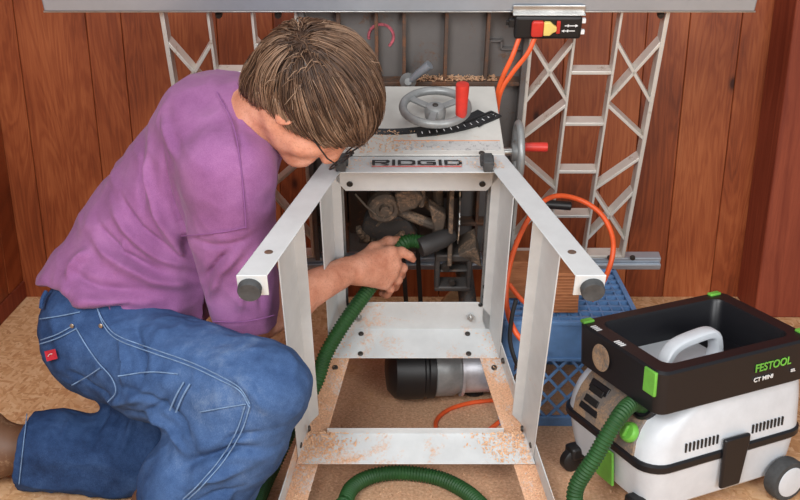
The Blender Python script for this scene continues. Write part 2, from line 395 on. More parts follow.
def saw_stand():
    th = .0025
    for su in (-1, 1):
        for sv in (-1, 1):
            lg = empty('stand_leg'); lg.parent = saw
            paint = M['sawpaint'] if sv > 0 else M['sawdustpaint']
            A, B = corner(.402, su, sv), corner(.8995, su, sv)
            W_ = .047
            m = MB()
            iu = Vector((-su * W_, 0, 0)); iv = Vector((0, -sv * W_, 0))
            sheet(m, [A, A + iu, B + iu, B], (0, -sv, 0), th)
            part(m, 'leg_face', paint, lg, bevel=.0012)
            m = MB(); sheet(m, [A, A + iv, B + iv, B], (-su, 0, 0), th)
            part(m, 'leg_flange', M['sawmid'] if sv < 0 else paint, lg, bevel=.0012)
            # foot tab and rubber foot
            m = MB().box2((B.x, B.y, B.z - .002), (B.x - su * .047, B.y - sv * .040, B.z + .001))
            part(m, 'foot_tab', M['sawpaint'], lg, bevel=.001)
            fx, fy = B.x - su * .019, B.y - sv * .024
            part(MB().lathe([(.0185, 0), (.0185, .010), (.017, .013), (.004, .012)], (fx, fy, B.z + .001), (0, 0, 1), 28), 'rubber_foot', M['rubber'], lg)
            # bolts on the leg
            for wq in ((.825,) if sv > 0 else (.72, .52)):
                c = corner(wq, su, sv)
                if sv > 0:
                    disc(c.x - su * .024, c.y - .0005, c.z, (0, 1, -.2), .007, .002, 'bolt_hole', M['rust'], lg)
                else:
                    disc(c.x - su * .022, c.y + th, c.z, (0, 1, .2), .0065, .004, 'bolt', M['bolt'], lg)
                    disc(c.x - su * th, c.y + .025, c.z, (-su, 0, .2), .0065, .005, 'bolt', M['bolt'], lg)
    # top aprons: face lies in the splay plane, flange stands inwards at the top of the stand
    w0, w1, fl = .418, .4965, .082
    def apron(kind, sgn, name, mt):
        ins = .003
        if kind == 'v':
            A, B = corner(w0, -1, sgn, ins), corner(w0, 1, sgn, ins); A2, B2 = corner(w1, -1, sgn, ins), corner(w1, 1, sgn, ins); n = Vector((0, -sgn, 0))
        else:
            A, B = corner(w0, sgn, -1, ins), corner(w0, sgn, 1, ins); A2, B2 = corner(w1, sgn, -1, ins), corner(w1, sgn, 1, ins); n = Vector((-sgn, 0, 0))
        m = MB(); sheet(m, [A, B, B2, A2], n, th)
        o = part(m, name, mt, bevel=.001)
        e = (B - A).normalized()
        wdt = fl if kind == 'v' else .020
        q = .35 if kind == 'v' else 1.5
        m = MB(); sheet(m, [A, B, B + n * wdt * .5, B + n * wdt - e * wdt * q, A + n * wdt + e * wdt * q, A + n * wdt * .5], (0, 0, 1), th)
        f_ = part(m, 'apron_flange', M['sawpaint'] if kind == 'v' and sgn > 0 else mt, o, bevel=.001)
        return o
    fa = apron('v', 1, 'front_apron', M['sawpaint']); ra = apron('v', -1, 'rear_apron', M['sawmid'])
    apron('u', 1, 'side_apron', M['sawpaint']); apron('u', -1, 'side_apron', M['sawpaint'])
    for su in (-1, 1):
        disc(su * .133, .512, w0 + th, (0, 0, 1), .0065, .003, 'bolt', M['black'], fa)
        disc(su * .146 , .125 + .06, w0 + th, (0, 0, 1), .005, .003, 'bolt', M['black'], ra)
        for wq in (.435, .487): disc(su * .12, corner(wq, 1, -1).y + .0055, wq, (0, 1, 0), .006, .004, 'bolt', M['bolt'], ra)
        part(MB().cyl((su * .125, .155, w0 + th), (su * .125, .155, w0 + .022), .004).cyl((su * .125, .155, w0 + .010), (su * .125, .155, w0 + .014), .009, 6), 'leveling_screw', M['steel'], ra)
        c = corner(.455, su, 1)
        disc(c.x - su * .055, c.y + .001, c.z - .03, (0, 1, 0), .006, .003, 'bolt', M['bolt'], fa)
    # side stretchers and rear stretcher
    for su in (-1, 1):
        m = MB(); wa, wb = .655, .738
        A, B = corner(wa, su, -1, .003), corner(wa, su, 1, .003); A2, B2 = corner(wb, su, -1, .003), corner(wb, su, 1, .003)
        sheet(m, [A, B, B2, A2], (-su, 0, 0), th)
        o = part(m, 'side_stretcher', M['sawpaint'], bevel=.001)
        m = MB(); sheet(m, [A, B, B + Vector((-su * .022, -.03, 0)), A + Vector((-su * .022, .03, 0))], (0, 0, 1), th)
        part(m, 'stretcher_flange', M['sawpaint'], o, bevel=.001)
        disc(A.x - su * th, A.y + .03, A.z + .04, (-su, 0, 0), .0065, .005, 'bolt', M['bolt'], o)
    wa, wb = .682, .752
    A, B = corner(wa, -1, -1, .004), corner(wa, 1, -1, .004); A2, B2 = corner(wb, -1, -1, .004), corner(wb, 1, -1, .004)
    A, B, A2, B2 = [p + Vector((0, .005, 0)) for p in (A, B, A2, B2)]
    m = MB(); sheet(m, [A, B, B2, A2], (0, 1, 0), th)
    o = part(m, 'rear_stretcher', M['sawmid'], bevel=.001)
    m = MB(); e = Vector((.045, 0, 0)); sheet(m, [A + e, B - e, B - e + Vector((0, .017, 0)), A + e + Vector((0, .017, 0))], (0, 0, 1), th)
    part(m, 'stretcher_flange', M['sawpaint'], o, bevel=.001)
    for su in (-1, 1):
        # black latch pads on top of the front corners
        m = MB().box((su * .139 - .005, .6065, .484), (.018, .022, .034)).box((su * .139 - .005, .600, .468), (.026, .014, .022))
        part(m, 'latch_pad', M['rubber'], bevel=.002)
    # maker's lettering on the front apron: wide square capitals made of strokes
    lw = .0245; gap = .0052; st = .0050; H = .0235
    X0 = -.0865; lo = empty('lettering'); lo.parent = fa
    k0 = corner(.456, 1, 1).y + .0004
    lo.location = (0, k0, .456); ey = Vector((0, -.2096, -1)).normalized(); ez = Vector((1, 0, 0)).cross(ey)
    lo.rotation_euler = Matrix(((1, ey.x, ez.x), (0, ey.y, ez.y), (0, ey.z, ez.z))).to_euler()
    x = X0
    def letter(ch, x, w_):
        m = MB()
        def seg(pts):
            for a, b in zip(pts[:-1], pts[1:]):
                a, b = Vector((x + a[0] * w_, (a[1] - .5) * H, 0)), Vector((x + b[0] * w_, (b[1] - .5) * H, 0))
                d = (b - a).normalized() * st * .42
                m.bar(a - d, b + d, st if abs(d.y) < abs(d.x) else st * 1.2, .0005, (0, 0, 1))
        e = .09
        if ch == 'R': seg([(e, 0), (e, 1 - e), (.85, 1 - e), (1 - e, .82), (1 - e, .62), (.85, .46), (e, .46)]); seg([(.5, .44), (1 - e, 0)])
        if ch == 'I': seg([(.5, 0), (.5, 1)])
        if ch == 'D': seg([(e, e), (e, 1 - e), (.75, 1 - e), (1 - e, .78), (1 - e, .22), (.75, e), (e, e)])
        if ch == 'G': seg([(1 - e, 1 - e), (.25, 1 - e), (e, .78), (e, .22), (.25, e), (1 - e, e), (1 - e, .48), (.55, .48)])
        return part(m, 'letter', M['textblack'], lo)
    for ch, wd in (('R', .034), ('I', .008), ('D', .034), ('G', .036), ('I', .008), ('D', .034)):
        letter(ch, x, wd); x += wd + gap * .75
    part(MB().box2((X0, -.0208, -.0004), (x - gap, -.0183, .0004)), 'underline', M['textred'], lo)
saw_stand()

def saw_cabinet():
    F = VC + .2367
    cab = empty('cabinet'); cab.parent = saw
    part(MB().box2((-.174, F - .004, .148), (.174, F, .4175)), 'front_panel', M['panelpaint'], cab, bevel=.0015)
    for su in (-1, 1):
        part(MB().box2((su * .174, .108, .148), (su * .170, F - .004, .4175)), 'side_panel', M['sawpaint'], cab, bevel=.001)
        part(MB().box2((su * .170, .12, .39), (su * .148, .50, .393)), 'inner_flange', M['castgrey'], cab, bevel=.001)
        disc(su * .158, .215, .393, (0, 0, 1), .007, .004, 'bolt', M['black'], cab); disc(su * .158, .185, .393, (0, 0, 1), .006, .004, 'bolt', M['black'], cab)
    # bevel scale: curved black strip painting the shade of an open slot, and the toothed arc in front of it
    def arc(r0, r1, a0, a1, cu, cw, v0, v1, n=24):
        top = []; loops = []
        for i in range(n + 1):
            a = R(a0 + (a1 - a0) * i / n); c, s = math.cos(a), math.sin(a)
            loops.append([(cu + c * r0, v0, cw + s * r0), (cu + c * r1, v0, cw + s * r1), (cu + c * r1, v1, cw + s * r1), (cu + c * r0, v1, cw + s * r0)])
        return MB().poly(loops)
    part(arc(.268, .290, 46, 104, -.055, .055, F, F + .0012), 'painted_slot_shade', M['black'], cab)
    sc = part(arc(.292, .312, 48, 84, -.030, .045, F + .0008, F + .004), 'bevel_scale', M['black'], cab)
    for i in range(12):
        a = R(50 + i * 2.9); c, s = math.cos(a), math.sin(a)
        part(MB().bar((-.03 + c * .297, F + .0044, .045 + s * .297), (-.03 + c * .305, F + .0044, .045 + s * .305), .0016, .0006, (0, 1, 0)), 'scale_tick', M['white'], sc)
    # end hook of the scale
    pts = [(.128, F + .004, .318), (.158, F + .004, .284), (.165, F + .004, .272), (.158, F + .004, .262), (.150, F + .004, .268), (.10, F + .004, .305)]
    part(MB().tube(smooth_path(pts, .004), .0028, 8), 'scale_pointer', M['black'], cab)
    part(MB().box2((-.045, F, .368), (.168, F + .0006, .402)), 'paper_label', M['label'], cab)
    part(MB().box2((-.045, F + .0004, .366), (.168, F + .0008, .3685)), 'label_line', M['orange_line'], cab)
    # elevation hand wheel on the front
    hw = empty('hand_wheel'); hw.parent = saw
    hc = Vector((.039, .625, .312))
    rim = MB().torus(hc, (0, 1, 0), .0655, .0085, 56, 12)
    part(rim, 'wheel_rim', M['castgrey'], hw)
    part(MB().lathe([(.021, -.018), (.022, -.004), (.018, .006), (.012, .008), (.001, .008)], hc + Vector((0, -.004, 0)), (0, 1, 0), 28), 'wheel_hub', M['castgrey'], hw)
    disc(hc.x, hc.y + .003, hc.z, (0, 1, 0), .006, .004, 'hub_nut', M['bolt'], hw)
    for a in (100, 215, 330):
        d = Vector((math.cos(R(a)), 0, math.sin(R(a))))
        part(MB().bar(hc + d * .016 + Vector((0, -.004, 0)), hc + d * .062, .016, .006, (0, 1, 0)), 'wheel_spoke', M['castgrey'], hw, bevel=.002)
    hp = hc + Vector((.050, .004, .042))
    part(MB().lathe([(.009, 0), (.0115, .006), (.012, .03), (.0135, .066), (.0125, .072), (.001, .073)], hp, (0, 1, 0), 20), 'crank_handle', M['red'], hw)
    part(MB().cyl((hc.x, F, hc.z), (hc.x, hc.y - .01, hc.z), .009), 'wheel_shaft', M['steel'], hw)
    # tilt hand wheel on the right side
    tw = empty('hand_wheel'); tw.parent = saw
    tc = Vector((.222, .482, .258))
    part(MB().torus(tc, (1, 0, 0), .0605, .0078, 48, 12), 'wheel_rim', M['castgrey'], tw)
    part(MB().lathe([(.02, -.014), (.02, 0), (.012, .008), (.001, .008)], tc, (1, 0, 0), 24), 'wheel_hub', M['castgrey'], tw)
    for a in (20, 140, 260):
        d = Vector((0, math.cos(R(a)), math.sin(R(a))))
        part(MB().bar(tc + d * .014, tc + d * .058, .014, .006, (1, 0, 0)), 'wheel_spoke', M['castgrey'], tw, bevel=.002)
    part(MB().lathe([(.008, 0), (.0095, .006), (.0105, .05), (.0095, .056), (.001, .057)], tc + Vector((.006, .012, -.0)), (1, .0, .0), 20), 'crank_handle', M['red'], tw)
    part(MB().cyl((.17, tc.y, tc.z), (.212, tc.y, tc.z), .009), 'wheel_shaft', M['steel'], tw)
    # table lock lever above the panel
    lv = empty('lock_lever'); lv.parent = saw
    part(MB().lathe([(.018, 0), (.019, .012), (.014, .018), (.008, .026), (.001, .026)], (-.014, .535, .044), (0, .45, 1), 20).cyl((-.014, .52, .0), (-.014, .535, .05), .008), 'lever_hub', M['castgrey'], lv)
    part(MB().tube([(-.008, .545, .062), (.008, .565, .066), (.034, .590, .070)], [.0065, .009, .011], 14), 'lever_arm', M['alu'], lv)
saw_cabinet()

def saw_mechanism():
    T = empty('trunnion'); T.parent = saw
    g = M['grease']; d = M['darksteel']
    # blade with teeth
    n = 40; pts = []
    bc = Vector((.100, .315, .175)); rr = .125
    for i in range(n):
        for k, q in ((0, 1.0), (.55, .955)):
            a = 2 * math.pi * (i + k) / n; pts.append(bc + Vector((-.0012, math.cos(a) * rr * q, math.sin(a) * rr * q)))
    part(MB().prism(pts, (.0026, 0, 0)), 'saw_blade', M['steel'], saw, smooth=False)
    part(MB().cyl(bc + Vector((-.05, 0, 0)), bc + Vector((.012, 0, 0)), .014).cyl(bc + Vector((.002, 0, 0)), bc + Vector((.008, 0, 0)), .028), 'arbor', d, saw)
    # guard plate beside the blade
    part(MB().prism([(.075, .44, .20), (.075, .20, .20), (.075, .17, .27), (.075, .22, .33), (.075, .40, .31)], (.010, 0, 0)), 'blade_guard', g, T, bevel=.002)
    # gear housing disc facing out
    part(MB().lathe([(.030, 0), (.036, .004), (.036, .022), (.030, .028), (.022, .028), (.020, .022), (.012, .022), (.010, .032), (.001, .032)], (-.070, .352, .27), (.15, .1, 1), 32), 'gear_housing', g, T)
    part(MB().prism([(-.045, .40, .25), (-.005, .415, .25), (.02, .39, .25), (.005, .36, .25), (-.035, .345, .25)], (0, 0, .05)), 'bracket', g, T, bevel=.005)
    for (a, b, r) in [((-.07, .34, .25), (.05, .29, .27), .012), ((-.03, .40, .23), (.07, .30, .26), .010), ((-.10, .25, .24), (-.03, .36, .24), .008), ((.02, .44, .27), (.015, .36, .29), .006), ((-.015, .47, .25), (-.02, .30, .22), .009), ((.045, .47, .25), (.06, .25, .24), .012), ((-.13, .40, .30), (-.085, .352, .31), .0025)]:
        part(MB().tube([a, tuple((Vector(a) + Vector(b)) / 2 + Vector((0, 0, .006))), b], r, 10), 'linkage_rod', g, T)
    part(MB().prism([(.03, .37, .27), (.07, .34, .27), (.06, .24, .27), (.035, .23, .27), (.045, .30, .27)], (0, 0, .03)), 'yoke', g, T, bevel=.004)
    part(MB().prism([(-.11, .30, .22), (-.02, .30, .22), (.01, .24, .22), (-.06, .215, .22), (-.13, .22, .22)], (0, 0, .03)), 'trunnion_plate', d, T, bevel=.005)
    for i in range(9):
        a = R(200 + i * 16)
        part(MB().box((-.075 + math.cos(a) * .055, .285 + math.sin(a) * .055, .255), (.012, .012, .02), Matrix.Rotation(a, 3, 'Z')), 'gear_tooth', g, T, bevel=.002)
    # lower carrier with a forked tray
    part(MB().box2((.048, .215, .25), (.135, .235, .31)).box2((.048, .135, .27), (.060, .225, .31)).box2((.122, .135, .27), (.134, .225, .31)).box2((.048, .125, .27), (.134, .139, .31)).box2((.052, .175, .275), (.13, .183, .30)), 'carrier_fork', d, T, bevel=.004)
    disc(.072, .205, .31, (0, 0, 1), .011, .012, 'carrier_bolt', M['bolt'], T); disc(.088, .158, .308, (0, 0, 1), .009, .01, 'carrier_bolt', M['bolt'], T)
    part(MB().prism([(.14, .26, .24), (.155, .20, .24), (.10, .235, .24)], (0, 0, .07)), 'deflector', g, T, bevel=.002)
    for u in (-.028, .008):
        b = [(u, .24, .20), (u + .004, .13, .215), (u + .012, .0, .235), (u + .02, -.085, .25)]
        part(MB().poly([[(x - .0055, y, z - .002), (x + .0055, y, z - .002), (x + .0055, y, z + .002), (x - .0055, y, z + .002)] for x, y, z in b]), 'drive_belt', M['black'], saw)
    # dark cross plate behind the mechanism
    part(MB().box2((-.165, .26, .045), (.165, .46, .05)), 'backing_casting', M['darksteel'], T)
    part(MB().box2((-.16, .11, .04), (-.11, .50, .07)), 'trunnion_bracket', M['darksteel'], T, bevel=.004)
    # motor hanging behind the cabinet, down at the floor
    mo = empty('motor'); mo.parent = saw
    cx = np.array([.03, 2.165, .087]); ax = np.array([.97, .12, -.02]); ax = ax / np.linalg.norm(ax)
    LC = lambda s_: saw_local(cx + ax * s_)
    A = Vector(LC(0)); Dv = (Vector(LC(1)) - A).normalized()
    part(MB().lathe([(.02, -.066), (.05, -.062), (.070, -.045), (.074, -.02), (.074, .022), (.070, .026), (.070, .032), (.073, .036), (.073, .05), (.068, .052)], A, Dv, 40), 'motor_cover', M['black'], mo)
    part(MB().lathe([(.066, .05), (.069, .056), (.069, .098), (.064, .108), (.064, .115)], A, Dv, 40), 'motor_body', M['castgrey'], mo)
    part(MB().lathe([(.071, .115), (.071, .122), (.063, .122), (.063, .20), (.058, .215), (.02, .22)], A, Dv, 40), 'motor_end_bell', M['motorsilver'], mo)
    m = MB()
    for k in range(14):
        a = 2 * math.pi * k / 14; x, y, _ = frame_axes(Dv)
        for q in (.062, .078, .094):
            pass
    part(MB().tube([Vector(LC(.16)) , Vector(saw_local(np.array([.16, 2.30, .30]))), Vector(saw_local(np.array([.10, 2.33, .42])))], .022, 12), 'motor_arm', M['darksteel'], mo)
    # rubber bump foot of the motor resting on the floor
    part(MB().lathe([(.022, 0), (.026, .004), (.026, .045), (.02, .05)], saw_local(np.array([.185, 2.20, .003])), (0, math.cos(TILT), -math.sin(TILT)), 20), 'motor_foot', M['black'], mo)
saw_mechanism()

def saw_switch():
    sw = empty('power_switch'); sw.parent = saw; sw.location = (0, .0165, .035); sw.scale = (1, 1, .55)
    part(MB().box2((.210, .698, .0665), (.366, .716, .0695)).box2((.210, .698, .060), (.366, .701, .092)), 'mount_plate', M['steel'], sw, bevel=.002)
    part(MB().box2((.215, .646, .060), (.359, .6975, .100)), 'switch_box', M['black'], sw, bevel=.005)
    part(MB().box2((.222, .652, .100), (.353, .693, .1015)), 'face_plate', M['black'], sw, bevel=.001)
    part(MB().prism([(.250, 0.6580, .1015), (.250, 0.6880, .1015), (.255, 0.6910, .1015), (.2755, 0.6910, .1015), (.2755, 0.6560, .1015), (.255, 0.6550, .1015)], (0, 0, .018)), 'paddle', M['red'], sw, bevel=.003)
    part(MB().prism([(.2765, 0.6580, .1015), (.2765, 0.6890, .1015), (.290, 0.6890, .1015), (.297, 0.6820, .1015), (.304, 0.6780, .1015), (.304, 0.6680, .1015), (.297, 0.6650, .1015), (.290, 0.6580, .1015)], (0, 0, .016)), 'safety_key', M['yellow'], sw, bevel=.002)
    part(MB().box2((.304, 0.6620, .1015), (.312, .690, .112)), 'key_guard', M['red'], sw, bevel=.001)
    for v in (.678, .666):
        part(MB().box2((.322, v - .001, .1015), (.345, v + .001, .1022)).prism([(.322 if v < .67 else .345, v - .0035, .1015), (.322 if v < .67 else .345, v + .0035, .1015), (.316 if v < .67 else .351, v, .1015)], (0, 0, .0007)).box2((.328, v - .003, .1015), (.331, v + .003, .1022)), 'arrow_mark', M['white'], sw)
    for v in (.686, .660): part(MB().box2((.358, v - .005, .078), (.3675, v + .005, .092)), 'terminal', M['white'], sw, bevel=.001)
    part(MB().box2((.202, .672, .075), (.214, .690, .095)).box2((.196, .676, .08), (.202, .686, .09)), 'side_bracket', M['black'], sw, bevel=.001)
    for pts in ([(.228, .648, .085), (.213, .61, .12), (.194, .565, .14), (.184, .52, .15), (.180, .44, .16)], [(.262, .648, .085), (.247, .615, .11), (.214, .57, .13), (.19, .525, .15), (.183, .44, .17)]):
        part(MB().tube(smooth_path(pts, .006), .0055, 12), 'power_lead', M['orange'], sw)
saw_switch()

# ------------------------------------------------------------------ crate, blocks
def crate():
    cr = empty('milk_crate', (.395, 2.205, 0), (0, 0, R(-1)))
    tag(cr, 'blue plastic milk crate turned upside down behind the saw leg, lattice bottom up', 'crate')
    hx, hy, H, t = .157, .165, .268, .008
    m = MB()
    n = 12; top = H
    for i in range(1, n): 
        x = -hx + 2 * hx * i / n; m.box2((x - .0022, -hy + .004, top - .010), (x + .0022, hy - .004, top - .001))
    for i in range(1, 10):
        y = -hy + 2 * hy * i / 10; m.box2((-hx + .004, y - .0045, top - .010), (hx - .004, y + .0045, top))
    m.build('bottom_grid', M['crate'], cr)
    def side(c, axis, half, nrm):
        ax = Vector(axis); nr = Vector(nrm); c = Vector(c)
        def P(a, z, d=0): return c + ax * a + Vector((0, 0, z)) + nr * d
        m = MB()
        def slab(a0, a1, z0, z1, d0=-t, d1=0):
            m.prism([P(a0, z0, d0), P(a1, z0, d0), P(a1, z1, d0), P(a0, z1, d0)], nr * (d1 - d0))
        slab(-half, half, H - .092, H); slab(-half, half, 0, .022); slab(-half, half, H - .006, H + .004, -t, .004)
        slab(-half, half, H - .096, H - .088, -t, .004); slab(-half, half, .018, .026, -t, .003)
        slab(-half, -half + .03, 0, H); slab(half - .03, half, 0, H)
        z0, z1 = .02, H - .09; hgt = z1 - z0; k = 6; st = 2 * (half - .02) / k
        for i in range(-3, k + 1):
            for s in (1, -1):
                a0 = -half + .02 + i * st; a1 = a0 + hgt * .62 * 1.4
                lo, hi = -half + .02, half - .02
                q0, q1 = (a0, z0), (a1, z1)
                pts = []
                for tt in np.linspace(0, 1, 30):
                    a = q0[0] + (q1[0] - q0[0]) * tt
                    if lo <= a <= hi: pts.append((a, q0[1] + (q1[1] - q0[1]) * tt))
                if len(pts) < 3: continue
                (a0, zz0), (a1, zz1) = pts[0], pts[-1]
                m.bar(P(a0 * s, zz0, -t * .5), P(a1 * s, zz1, -t * .5), .0065, t * .8, nr)
        m.build('side_panel', M['crate'], cr, bevel=.001)
    side((0, -hy, 0), (1, 0, 0), hx, (0, -1, 0)); side((0, hy, 0), (-1, 0, 0), hx, (0, 1, 0))
    side((hx, 0, 0), (0, 1, 0), hy, (1, 0, 0)); side((-hx, 0, 0), (0, -1, 0), hy, (-1, 0, 0))
    # ridged wooden blocks standing on the crate
    def block(name, x0, x1, y0, y1, h_, label, ridges):
        b = empty(name, ((x0 + x1) / 2, (y0 + y1) / 2, H + .004 + 0.0005)); tag(b, label, 'wood block', 'wood blocks on the crate')
        a, d = (x1 - x0) / 2, (y1 - y0) / 2
        if ridges:
            prof = [(-d + .004, 0)]
            nr = 13
            for i in range(nr):
                z = h_ * i / nr; prof += [(-d, z + h_ / nr * .2), (-d + .0005, z + h_ / nr * .65), (-d + .0045, z + h_ / nr * .98)]
            prof += [(d, h_), (d, 0)]
            MB().prism([(-a, y, z) for y, z in prof], (2 * a, 0, 0)).build('block', M['block'], b, angle=25)
        else:
            MB().box2((-a, -d, 0), (a, d, h_)).build('block', M['block'], b, bevel=.003)
        return b
    block('wood_block', .352, .412, 2.085, 2.19, .098, 'wood block with ridged end grain on the blue crate behind the saw foot', True)
    block('wood_block', .252, .345, 2.17, 2.25, .095, 'plain wood block on the blue crate beside the ridged block', False)
    ch = MB()
    pts = [(.085 * math.cos(a), .0, .06 + .06 * math.sin(a)) for a in [R(x) for x in range(20, 170, 15)]]
    sb = MB().prism([(-.05, 0, 0), (.075, 0, 0), (.085, 0, .05), (.06, 0, .12), (.02, 0, .165), (-.02, 0, .12)], (0, .018, 0)).build('board_scrap', M['chipboard'], None, bevel=.002)
    sb.location = (.135, 2.50, .001); sb.rotation_euler = (R(-4), 0, 0)
    tag(sb, 'raw chipboard offcut standing on the floor behind the saw opening', 'board')
crate()
def cords():
    pts = [at(592, 300, 2.17), at(606, 276, 2.15), at(613, 252, 2.16), at(611, 232, 2.19), at(600, 213, 2.22), at(580, 200, 2.24), at(556, 196, 2.22), at(537, 207, 2.18), at(521, 233, 2.12), at(510, 264, 2.07), at(506, 295, 2.04), at(510, 320, 2.01), at(522, 340, 1.985), at(545, 352, 1.985)]
    o = MB().tube(smooth_path(pts, .008), .0062, 12).build('extension_cord', M['orange'])
    tag(o, 'thick orange power cord hanging in a tall loop behind the right front saw leg', 'cord')
    pts = [at(509, 284, 2.09), at(520, 298, 2.075), at(532, 308, 2.07), at(548, 314, 2.065)]
    pts = [np.array(p) for p in pts]
    o = MB().tube(smooth_path(pts, .008), .0055, 10).build('extension_cord', M['orange'])
    tag(o, 'short strand of orange cord in front of the wood blocks', 'cord')
    def fl(px, py): 
        c, s = math.cos(PITCH), math.sin(PITCH); b = (250 - py) / CAM_F
        return at(px, py, (CAM_H - .006) / ((s - b * c) / (c + b * s)))
    pts = [fl(520, 396), fl(495, 400), fl(470, 403), fl(448, 410), fl(436, 422), fl(441, 437), fl(462, 443), fl(484, 433), fl(508, 415)]
    o = MB().tube(smooth_path(pts, .008), .0052, 10).build('power_cord', M['orange'])
    tag(o, 'thin orange red cord curled on the dusty floor under the saw', 'cord')
    pts = [at(516, 300, 2.00), at(512, 316, 1.99), at(510, 340, 1.98), at(516, 362, 1.97), at(524, 372, 1.975), at(528, 392, 1.98), at(522, 425, 1.98)]
    o = MB().tube(smooth_path(pts, .008), .0050, 10).build('black_cord', M['black'])
    tag(o, 'black cable dangling down the left side of the blue crate', 'cord')
    h_ = MB().cyl(saw_local(at(545, 204, 2.25)), saw_local(at(571, 206, 2.25)), .011, 16)
    part(h_, 'cord_hook', M['black'], bevel=.002)
cords()

# ------------------------------------------------------------------ vacuum
def rrect(x0, x1, y0, y1, r, z, n=6):
    r = min(r, (x1 - x0) / 2 - 1e-4, (y1 - y0) / 2 - 1e-4); out = []
    for cx, cy, a0 in ((x1 - r, y1 - r, 0), (x0 + r, y1 - r, 90), (x0 + r, y0 + r, 180), (x1 - r, y0 + r, 270)):
        for k in range(n + 1):
            a = R(a0 + 90 * k / n); out.append((cx + r * math.cos(a), cy + r * math.sin(a), z))
    return out
def text(name, body, size, mat, parent, loc, rot, bold=.0, sx=1.0, ext=.0006):
    cu = bpy.data.curves.new(name, 'FONT'); cu.body = body; cu.size = size; cu.extrude = ext; cu.offset = bold
    t_ = bpy.data.objects.new(name, cu); C.objects.link(t_); bpy.context.view_layer.update()
    me = bpy.data.meshes.new_from_object(t_.evaluated_get(bpy.context.evaluated_depsgraph_get())); bpy.data.objects.remove(t_)
    me.name = name; me.materials.clear(); me.materials.append(mat)
    o = bpy.data.objects.new(name, me); C.objects.link(o); o.parent = parent
    o.location = loc; o.rotation_euler = rot; o.scale = (sx, 1, 1)
    return o
VX, VY, VR = .597, 1.842, R(25)
vac_frame = dict(x0=-.208, x1=.174, y0=-.165, y1=.102)
def vacuum():
    v = empty('shop_vacuum', (VX, VY, 0), (0, 0, VR))
    tag(v, 'white dust extractor with black open top frame and lime green catches', 'vacuum cleaner')
    low = MB().poly([rrect(-.165, .185, -.125, .135, .05, .028), rrect(-.182, .193, -.142, .144, .05, .045), rrect(-.192, .197, -.148, .149, .05, .09), rrect(-.200, .200, -.152, .152, .05, .134)])
    low.build('lower_tub', M['vacwhite'], v, angle=30)
    band = MB().poly([rrect(-.203, .203, -.155, .155, .05, .131), rrect(-.207, .206, -.158, .158, .05, .135), rrect(-.207, .206, -.158, .158, .05, .147), rrect(-.203, .203, -.155, .155, .05, .151)])
    band.build('seam_band', M['vacblack'], v)
    up = [(.149, -.199, .201, -.153, .152), (.180, -.194, .200, -.151, .150), (.205, -.182, .199, -.150, .149), (.228, -.163, .198, -.148, .145), (.248, -.137, .196, -.146, .143), (.262, -.110, .194, -.144, .138), (.272, -.090, .190, -.140, .130)]
    ub = MB().poly([rrect(a, b, c, d, .045, z) for z, a, b, c, d in up]).build('upper_housing', M['vacwhite'], v, angle=30)
    # control panel on the sloping nose
    prof = [(z, a) for z, a, *_ in up[:-1]]
    lo = []
    for z, a in prof:
        ya, yb = -.100 - (.149 - z) * .1, .105
        lo.append([(a - .004, ya, z + .002), (a - .004, yb, z + .002), (a + .012, yb, z), (a + .012, ya, z)])
    pn = MB().poly(lo).build('control_panel', M['vacpanel'], v, bevel=.002, angle=30)
    def on_slope(z):
        zs = [p[0] for p in prof]; return float(np.interp(z, zs, [p[1] for p in prof]))
    nrm = Vector((-.78, 0, .62))
    p = Vector((on_slope(.190) - .004, -.078, .190))
    MB().lathe([(.020, 0), (.021, .004), (.019, .012), (.017, .014), (.001, .014)], p, Vector((-.85, 0, .5)), 28).build('suction_dial', M['vacgreen'], v, bevel=0)
    ex = Vector((0, -1, 0)); 
    MB().bar(p + Vector((-.85, 0, .5)) * .015 + Vector((-.006, 0, -.011)), p + Vector((-.85, 0, .5)) * .015 + Vector((.006, 0, .011)), .007, .010, Vector((-.85, 0, .5))).build('dial_grip', M['vacgreen'], v, bevel=.002)
    a, b = Vector((on_slope(.168) - .003, .055, .168)), Vector((on_slope(.228) - .003, .055, .228))
    ps = MB().bar(a, b, .060, .012, Vector((-.9, 0, .45))).build('socket_module', M['vacblack'], v, bevel=.002)
    for tt in (.28, .62):
        q = a.lerp(b, tt) + Vector((-.007, 0, .003)); q2 = a.lerp(b, tt + .22) + Vector((-.007, 0, .003))
        MB().bar(q, q2, .044, .004, Vector((-.9, 0, .45))).build('socket_lid', M['black'], ps, bevel=.001)
    # hose port
    hp = Vector((on_slope(.235) - .004, -.072, .238))
    MB().lathe([(.030, -.02), (.030, .008), (.026, .012), (.022, .008)], hp, Vector((-.75, -.1, .55)), 28).build('hose_port', M['vacblack'], v)
    # top frame: a black open box with a rim
    F = vac_frame; zb, zt = .266, .361; ri = .038
    o_ = lambda z, g=0: rrect(F['x0'] - g, F['x1'] + g, F['y0'] - g, F['y1'] + g, .022, z)
    i_ = lambda z, g=0: rrect(F['x0'] + ri + g, F['x1'] - ri - g, F['y0'] + ri - .006 + g, F['y1'] - ri + .006 - g, .022, z)
    loops = [i_(zb + .01, .006), o_(zb, -.010), o_(zb + .006, -.003), o_(zt - .005, 0), o_(zt, -.004), i_(zt, -.003), i_(zt - .006, 0), i_(zb + .01, .006)]
    m = MB(); m.poly(loops, cap=False)
    fr = m.build('top_frame', M['vacblack'], v, angle=40)
    # hose rest hollow in the front end and slotted marks beside it
    yc = (F['y0'] + F['y1']) / 2 + .045
    MB().lathe([(.026, .0), (.028, .002), (.020, .0035), (.012, .001), (.001, .001)], (F['x0'] - .0005, yc, zt - .045), (-1, 0, .05), 24).build('hose_rest', M['vacpanel'], fr)
